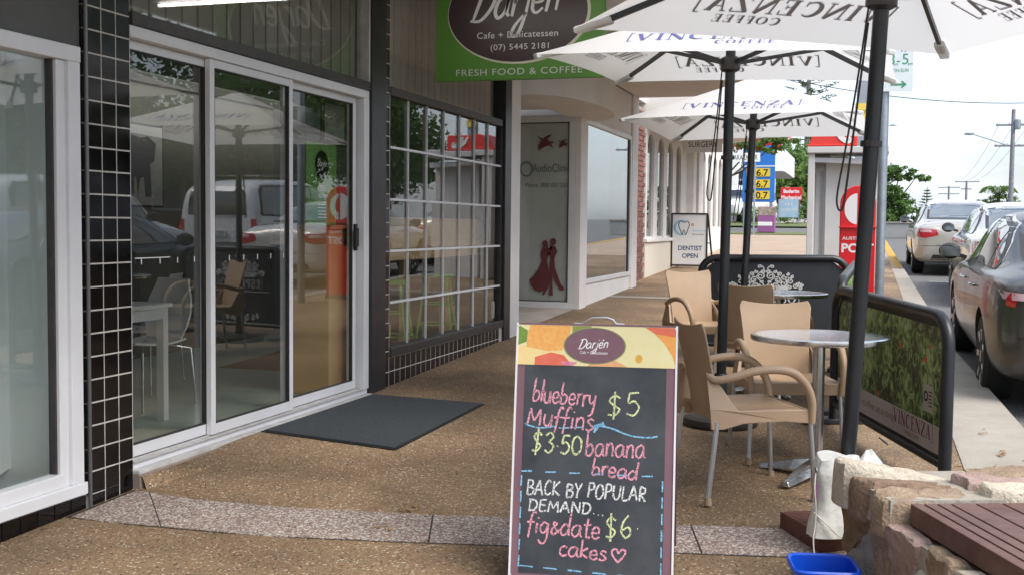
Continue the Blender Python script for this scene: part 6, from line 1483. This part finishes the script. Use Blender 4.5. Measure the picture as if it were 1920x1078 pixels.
t = thing('advertising_sign', 'red mechanical workshop sign with white lettering beyond the side street', 'sign', (-3.6,60,gz(60)))
MB().box(-.60,.50,-.05,.05,1.1,1.78).box(-.1,.4,-.05,.05,.62,1.06).build('board', M['red'], t, bevel=.03); MB().tube([(-.4,0,0),(-.4,0,1.1)], .04, 8).tube([(.3,0,0),(.3,0,.62)], .04, 8).build('leg', M['galv'], t)
F = frame((-.05,-.055,0),(1,0,0),(0,0,1)); mb = MB(); text_to(mb, 'Buderim', .27, lambda x,y: F(x,y+1.5), width=.8, bold=.03); text_to(mb, 'Mechanical', .27, lambda x,y: F(x,y+1.18), width=1.0, bold=.03); text_to(mb, '5445', .2, lambda x,y: F(x+.2,y+.75), width=.4); mb.build('lettering', M['white'], t)
t = thing('banner_sign', 'pale blue banner sign on two stakes in front of the red workshop sign', 'sign', (-3.2,51,gz(51)))
MB().box(-.42,.40,-.02,.02,.42,1.22).build('banner', mat('pale_blue_banner', (.25,.45,.62), .6, noise=(3,.3,(.5,.6,.68),.4)), t); MB().box(-.46,-.42,-.02,.02,0,1.22).box(.40,.44,-.02,.02,0,1.22).build('stake', M['galv'], t)
F = frame((0,-.025,0),(1,0,0),(0,0,1)); mb = MB(); text_to(mb, 'ART', .2, lambda x,y: F(x,y+.92)); text_to(mb, 'WORKSHOP', .16, lambda x,y: F(x,y+.70), width=.7); mb.build('lettering', M['white'], t)
t = thing('litter_bin', 'square purple street bin with a flowery top panel on the grass verge', 'bin', (-3.45,42.6,gz(42.6)))
MB().box(-.32,.30,-.3,.3,.04,.98).build('body', mat('purple_panel', (.28,.09,.27), .6), t, bevel=.01)
MB().box(-.325,.305,-.305,-.3,.66,.97).build('flower_print', mat('flower_print', (.5,.36,.40), .6, noise=(9,.5,(.15,.16,.06),.3)), t)
MB().box(-.30,.22,-.306,-.3005,.28,.42).build('label_strip', M['white'], t)
MB().box(-.3,.28,-.28,.28,0,.04).build('plinth', M['boothdark'], t)
t = thing('barrier_wall', 'low grey wall at the far end of the footpath beside the road', 'wall', (1.5,42.5,gz(42.5)))
MB().box(-3.2,.9,-.1,.1,-.1,.42).build('wall', mat('grey_block_wall', (.34,.34,.34), .9, noise=(2,.15)), t); MB().box(-3.25,.95,-.14,.14,.42,.47).build('coping', M['concrete'], t)
# poles and wires
def power_pole(label, x, y, h, arms, lamp=False, group='timber power poles'):
    t = thing('power_pole', label, 'power pole', (x, y, gz(y)), 0, group)
    MB().tube([(0,0,0),(0,0,h)], [.17,.12], 12).build('pole', M['wood_pole'], t, smooth=True)
    for (z, w0, w1) in arms:
        MB().box(w0,w1,-.06,.06,z-.06,z+.06).build('crossarm', M['wood_pole'], t)
        n = 4
        for k in range(n): xx = w0+.1+(w1-w0-.2)*k/(n-1); MB().lathe([(.03,0),(.05,.05),(.04,.12),(0,.14)], (xx,0,z+.06), 8).build('insulator', M['whitewall'], t)
    if lamp:
        MB().tube([(-.1,0,4.9),(-1.3,0,5.35),(-2.45,0,5.75)], .045, 8).build('lamp_arm', M['galv'], t, smooth=True)
        MB().lathe([(0,-.12),(.09,-.08),(.10,.0),(.06,.06),(0,.08)], (-2.65,0,5.78), 14, 'z', 3.2, 1.3).build('lamp_head', M['galv'], t, smooth=True)
        MB().lathe([(.18,0),(.2,.1),(.2,.6),(.15,.65),(0,.68)], (.25,-.1,6.0), 14).build('transformer', M['galv'], t, smooth=True)
    return t
yp = 80; kx = 2.0
power_pole('nearest timber power pole with two crossarms and a street lamp arm', 9.12, yp, 7.3, ((6.3,-1.05,1.3),(4.95,-1.1,1.2)), True)
power_pole('far timber power pole with two crossarms beside the palm', 12.0, 150, 5.3, ((5.2,-1.35,1.5),(4.3,-.6,.6)))
power_pole('farthest timber power pole, left of the other far one', 11.3, 170, 5.4, ((5.2,-1.4,1.5),(4.3,-1.4,1.4)))
def wire(p0, p1, sag, r=.012, name='overhead_wire', label='thin dark overhead wire sagging across the sky'):
    p0, p1 = Vector(p0), Vector(p1); P = [p0+(p1-p0)*(i/20)-Vector((0,0,sag*4*(i/20)*(1-i/20))) for i in range(21)]
    o = MB().tube(P, r, 5).build(name, M['black'], None); tag(o, label, 'wire', 'overhead wires'); return o
wire((-6,46,8.2),(14,60,8.3),1.2, .018, label='dark overhead wire crossing the sky right of the post')
for k, dx in enumerate((-.9,0,.9)):
    wire((9.2+dx,80,gz(80)+6.4),(11.9+dx,150,gz(150)+5.3),.8,.012, label=('left','middle','right')[k]+' of the three wires between the near and far power poles')
t = thing('street_lamp', 'grey street lamp arm poking out behind the sign pole', 'street lamp', (.1,60,gz(60)))
MB().tube([(0,0,0),(0,0,5.0),(.4,0,5.15),(.9,0,5.0)], .05, 8).build('pole', M['galv'], t); MB().lathe([(0,-.06),(.05,-.03),(0,.05)], (1.15,0,4.93), 10, 'z', 5, 2).build('lamp_head', M['galv'], t)

# ================================================================== TREES
def crown(lobes, n, leaf, seed, flat=0., elong=1.8):
    r = np.random.default_rng(seed); vol = np.array([a[3]*a[4]*a[5] for a in lobes])**(2/3); cnt = (n*vol/vol.sum()).astype(int); V = []; 
    for (x, y, z, rx, ry, rz), c in zip(lobes, cnt):
        # clumps inside each lobe, leaves inside each clump
        K = max(6, c//38); d = r.normal(size=(K,3)); d /= np.linalg.norm(d, axis=1)[:,None]; rad = r.uniform(.55,1.05,(K,1)); cc = d*rad*np.array([rx,ry,rz])+np.array([x,y,z])
        idx = r.integers(0, K, c); cr_ = min(rx,ry,rz)*.30; off = r.normal(size=(c,3))*cr_*.75; off[:,2] *= .6; P = cc[idx]+off; V.append(P)
    P = np.concatenate(V); c = len(P); s = leaf*r.uniform(.6,1.4,(c,1))
    nrm = r.normal(size=(c,3)); nrm[:,2] += .8+flat; nrm /= np.linalg.norm(nrm, axis=1)[:,None]; a = r.normal(size=(c,3)); u = np.cross(nrm, a); u /= np.linalg.norm(u, axis=1)[:,None]; v = np.cross(nrm, u)
    Q = np.stack([P-u*s*elong*.5, P+v*s*.4, P+u*s*elong*.5, P-v*s*.4], 1).reshape(-1,3); return Q
def leaves_obj(name, Q, m, parent, label=None):
    c = len(Q)//4; me = bpy.data.meshes.new(name); me.vertices.add(len(Q)); me.vertices.foreach_set('co', Q.astype(np.float32).ravel())
    me.loops.add(len(Q)); me.polygons.add(c); me.loops.foreach_set('vertex_index', np.arange(len(Q), dtype=np.int32)); me.polygons.foreach_set('loop_start', np.arange(0, len(Q), 4, dtype=np.int32))
    me.update(calc_edges=True); me.materials.append(m); o = bpy.data.objects.new(name, me); COL.objects.link(o); o.parent = parent
    if label: o['label'] = label
    return o
def tree(name, label, x, y, lobes, n, leaf, m, seed, trunk=(.2, 2.5), group=None, cat='tree', z0=None, flower=0):
    t = thing(name, label, cat, (x, y, gz(y) if z0 is None else z0), 0, group); r = random.Random(seed)
    r0, h = trunk; tk = MB(); tk.tube([(0,0,-.1),(.03,0,h*.5),(r.uniform(-.1,.1),0,h)], [r0*1.2,r0*.9,r0*.7], 10); tk.build('trunk', M['bark'], t, smooth=True)
    for L_ in lobes:
        c = Vector(L_[:3]); MB().tube([(0,0,h*.8),tuple(Vector((0,0,h*.8)).lerp(c,.5)+Vector((0,0,-.08*c.length))),tuple(c)], [r0*.55,r0*.3,r0*.1], 7).build('limb', M['bark'], t, smooth=True)
    leaves_obj('crown', crown(lobes, n, leaf, seed), m, t)
    if flower: leaves_obj('blossom', crown(lobes, flower, leaf*.8, seed+50), M['redflower'], t)
    return t
# poinciana-like spreading tree beyond the post box
tree('spreading_tree', 'spreading feathery green tree standing beyond the post box and sign pole', 1.4, 65, [(-.7,0,2.65,1.3,1.2,.5),(.4,0,2.75,.8,.8,.3),(1.25,0,2.45,.75,.7,.25),(.15,0,1.6,.65,.8,.45),(.55,0,.8,.7,.8,.5),(-1.0,0,1.5,.9,1,.8),(-.5,0,.4,1.2,1,.6)], 10500, .11, M['leaf'], 11, (.14,1.4))
# dense trees behind the service station
GL = [(-16,88,6.5),(-11,84,6.8),(-7.5,86,6.2),(-5.2,82,5.9),(-3.6,76,4.3),(-2.4,84,5.2),(-.8,80,4.4)]
for k, (x, y, h) in enumerate(GL):
    tree('dense_tree', ('broad dark green tree at the far left of the station backdrop','tall dark green tree behind the station shop','dark green tree directly behind the price board','mid green tree between the price board and the canopy end','pale green tree behind the red workshop sign','tall green tree just left of the phone booth','green tree mostly hidden behind the phone booth')[k], x, y,
         [(0,0,h*.62,h*.34,h*.3,h*.30),(-h*.22,0,h*.42,h*.26,h*.25,h*.24),(h*.24,.3,h*.45,h*.26,h*.25,h*.24),(0,-.2,h*.22,h*.32,h*.3,h*.2)], 7000, .26, M['leafdark'] if k in (0,2,5) else (M['leaf'] if k != 4 else M['leaflight']), 20+k, (.18,h*.5), 'trees behind the service station')
# near flowering tree hanging over the far footpath
tree('flowering_tree', 'light green tree with red blossoms reaching over the far footpath', -6.4, 46, [(a*1.3,b*1.3,c*1.3,d*1.3,e*1.3,f*1.3) for a,b,c,d,e,f in [(1.9,0,2.9,.75,.7,.28),(1.3,.2,2.75,.9,.8,.35),(2.5,0,2.85,.55,.6,.25),(2.0,-.2,2.55,.5,.5,.2),(.6,0,2.9,.8,.8,.5),(-.4,0,3.0,.9,.9,.6),(-1.0,.2,2.2,.8,.8,.8)]], 6500, .12, M['leaflight'], 41, (.12,2.2), flower=420)
# hedge on the verge
t = thing('clipped_hedge', 'low clipped yellow-green hedge behind the purple bin', 'hedge', (-4.2,54.5,gz(54.5)))
leaves_obj('foliage', crown([(-.7,0,.45,.8,.5,.45),(.2,0,.45,.8,.5,.45),(.9,0,.35,.6,.4,.35)], 3000, .06, 51), M['leaflight'], t); MB().tube([(0,0,0),(0,0,.4)], .05, 6).build('stem', M['bark'], t)
t = thing('garden_bush', 'round green bush right of the red workshop sign', 'bush', (-2.2,58,gz(58)))
leaves_obj('foliage', crown([(.0,0,.9,.75,.7,.9),(-.3,0,.5,.6,.6,.5)], 2800, .09, 52), M['leaf'], t); MB().tube([(0,0,0),(0,0,.5)], .05, 6).build('stem', M['bark'], t)
# tall open conifer
t = thing('hoop_pine', 'tall open conifer with a straight grey trunk above the station trees', 'tree', (-4.35,90,gz(90)))
MB().tube([(0,0,0),(0,0,9),(0,0,13.5)], [.30,.22,.04], 10).build('trunk', mat('grey_bark', (.22,.20,.19), .95), t, smooth=True)
r = random.Random(5); Q = []
for k in range(46):
    z = 5.5+7.8*k/46+r.uniform(-.1,.1); a = k*2.4; L_ = (3.4-.22*(z-5.5))*r.uniform(.6,1); d = Vector((cos(a), sin(a)*.7, .12+r.uniform(0,.15)))
    p1 = Vector((0,0,z)); p2 = p1+d*L_; MB().tube([p1, p1.lerp(p2,.5)-Vector((0,0,.15)), p2], [.05,.03,.015], 5).build('limb', M['bark'], t)
    for q in range(5): c_ = p1.lerp(p2, .55+.11*q); Q.append((c_.x, c_.y, c_.z+.05, .28,.25,.12))
leaves_obj('crown', crown(Q, 9000, .07, 61), M['leafdark'], t)
# distant norfolk pine and palm
t = thing('norfolk_pine', 'small distant norfolk pine above the champagne car roof', 'tree', (9.9,200,gz(200)))
MB().tube([(0,0,0),(0,0,6.4)], [.2,.04], 8).build('trunk', M['bark'], t); Q = []
for k in range(9):
    z = 1.5+.52*k; L_ = 1.9*(1-k/10.5)
    for a in range(7):
        d = Vector((cos(a*.9+k), sin(a*.9+k), .25)); MB().tube([(0,0,z), tuple(Vector((0,0,z))+d*L_)], [.07,.03], 4).build('limb', M['leafdark'], t)
        for q in (.5,.8): c_ = Vector((0,0,z))+d*L_*q; Q.append((c_.x,c_.y,c_.z,.22,.22,.12))
leaves_obj('crown', crown(Q, 2600, .09, 63), M['leafdark'], t)
t = thing('palm_tree', 'distant bushy palm with arching fronds by the far power poles', 'palm', (11.5,110,gz(110)))
MB().tube([(0,0,0),(0,0,2.4)], [.2,.15], 8).build('trunk', M['bark'], t)
for k in range(14):
    a = k*2.4; d = Vector((cos(a), sin(a), 0)); L_ = 1.5; P = [Vector((0,0,2.4))+d*(L_*q)+Vector((0,0,1.0*sin(q*2.6)-.25*q)) for q in (0,.25,.5,.75,1)]; mb = MB(); n_ = Vector((-d.y,d.x,0))
    for i in range(4):
        for s in (-1,1):
            for q in range(4):
                c_ = P[i].lerp(P[i+1], q/4); mb.add([c_, c_+d*.1, c_+n_*s*.38+d*.25-Vector((0,0,.18)), c_+n_*s*.34+d*.15-Vector((0,0,.2))], [(0,1,2,3)])
    mb.tube(P, .03, 4); mb.build('frond', M['leaflight'], t, fix=False)
leaves_obj('crown', crown([(0,0,1.9,1.6,1,.6),(-1.2,0,1.5,.9,.8,.5),(1.0,0,1.5,1,.8,.5)], 2500, .12, 64), M['leaflight'], t)
sheet('distant_hill', 4, 40, 210, 211, 0, M['leafdark'], zf=lambda x, y: gz(y)+(1.0+.5*sin(x*.3)+.3*sin(x*.9)), ny=1, nx=40) if False else None
Q = np.concatenate([crown([(-3+3.2*k,215,gz(215)+(2.6+((k*37)%5)*.35)*.55,2.2,1.2,1.2),(-2+3.2*k,215,gz(215)+.8,2.0,1.1,.9)], 700, .3, 80+k) for k in range(12)])
o = leaves_obj('distant_trees', Q, M['leafdark'], None); o['kind'] = 'stuff'
# trees across the road: fill the mirrored view in the shop glass
RT = [(14.5,24,7.5),(15.5,30,8.5),(14,36,7),(16.5,41,9),(15,48,8),(18,56,7),(13.5,17,6.5),(15.5,10,7.5)]
for k, (x, y, h) in enumerate(RT):
    tree('street_tree', ('leafy tree across the road opposite the cafe','big dark tree across the road beyond the white four-wheel drive','round tree across the road beside the brick house','tallest tree across the road','broad tree far along the other side of the road','last tree along the other side of the road','small leafy tree across the road opposite the shop window','tree across the road nearest the camera')[k], x, y,
         [(0,0,h*.66,h*.30,h*.3,h*.28),(-h*.2,.4,h*.48,h*.24,h*.24,h*.22),(h*.22,-.5,h*.5,h*.24,h*.24,h*.22),(0,.6,h*.36,h*.3,h*.28,h*.18)], 7000, .17, M['leafdark'] if k % 2 else M['leaf'], 120+k, (.2,h*.5), 'trees across the road')
t = thing('brick_house', 'low brick house with a tiled roof across the road', 'building', (20,33,gz(33)))
MB().box(-3,5,-14,12,0,3.0).build('wall', M['brick'], t); MB().prism([(-3.6,3.0),(5.6,3.0),(1,5.0)], lambda x, z: (x,-14.6,z), lambda x, z: (x,12.6,z)).build('roof', mat('terracotta_roof', (.30,.10,.06), .8), t)
for y in (-11,-5,1,7): f = MB().box(-3.04,-3.0,y,y+2,.9,2.1).build('window', M['whitewall'], t); MB().box(-3.05,-3.041,y+.08,y+1.92,.98,2.02).build('pane', M['carglass'], f)
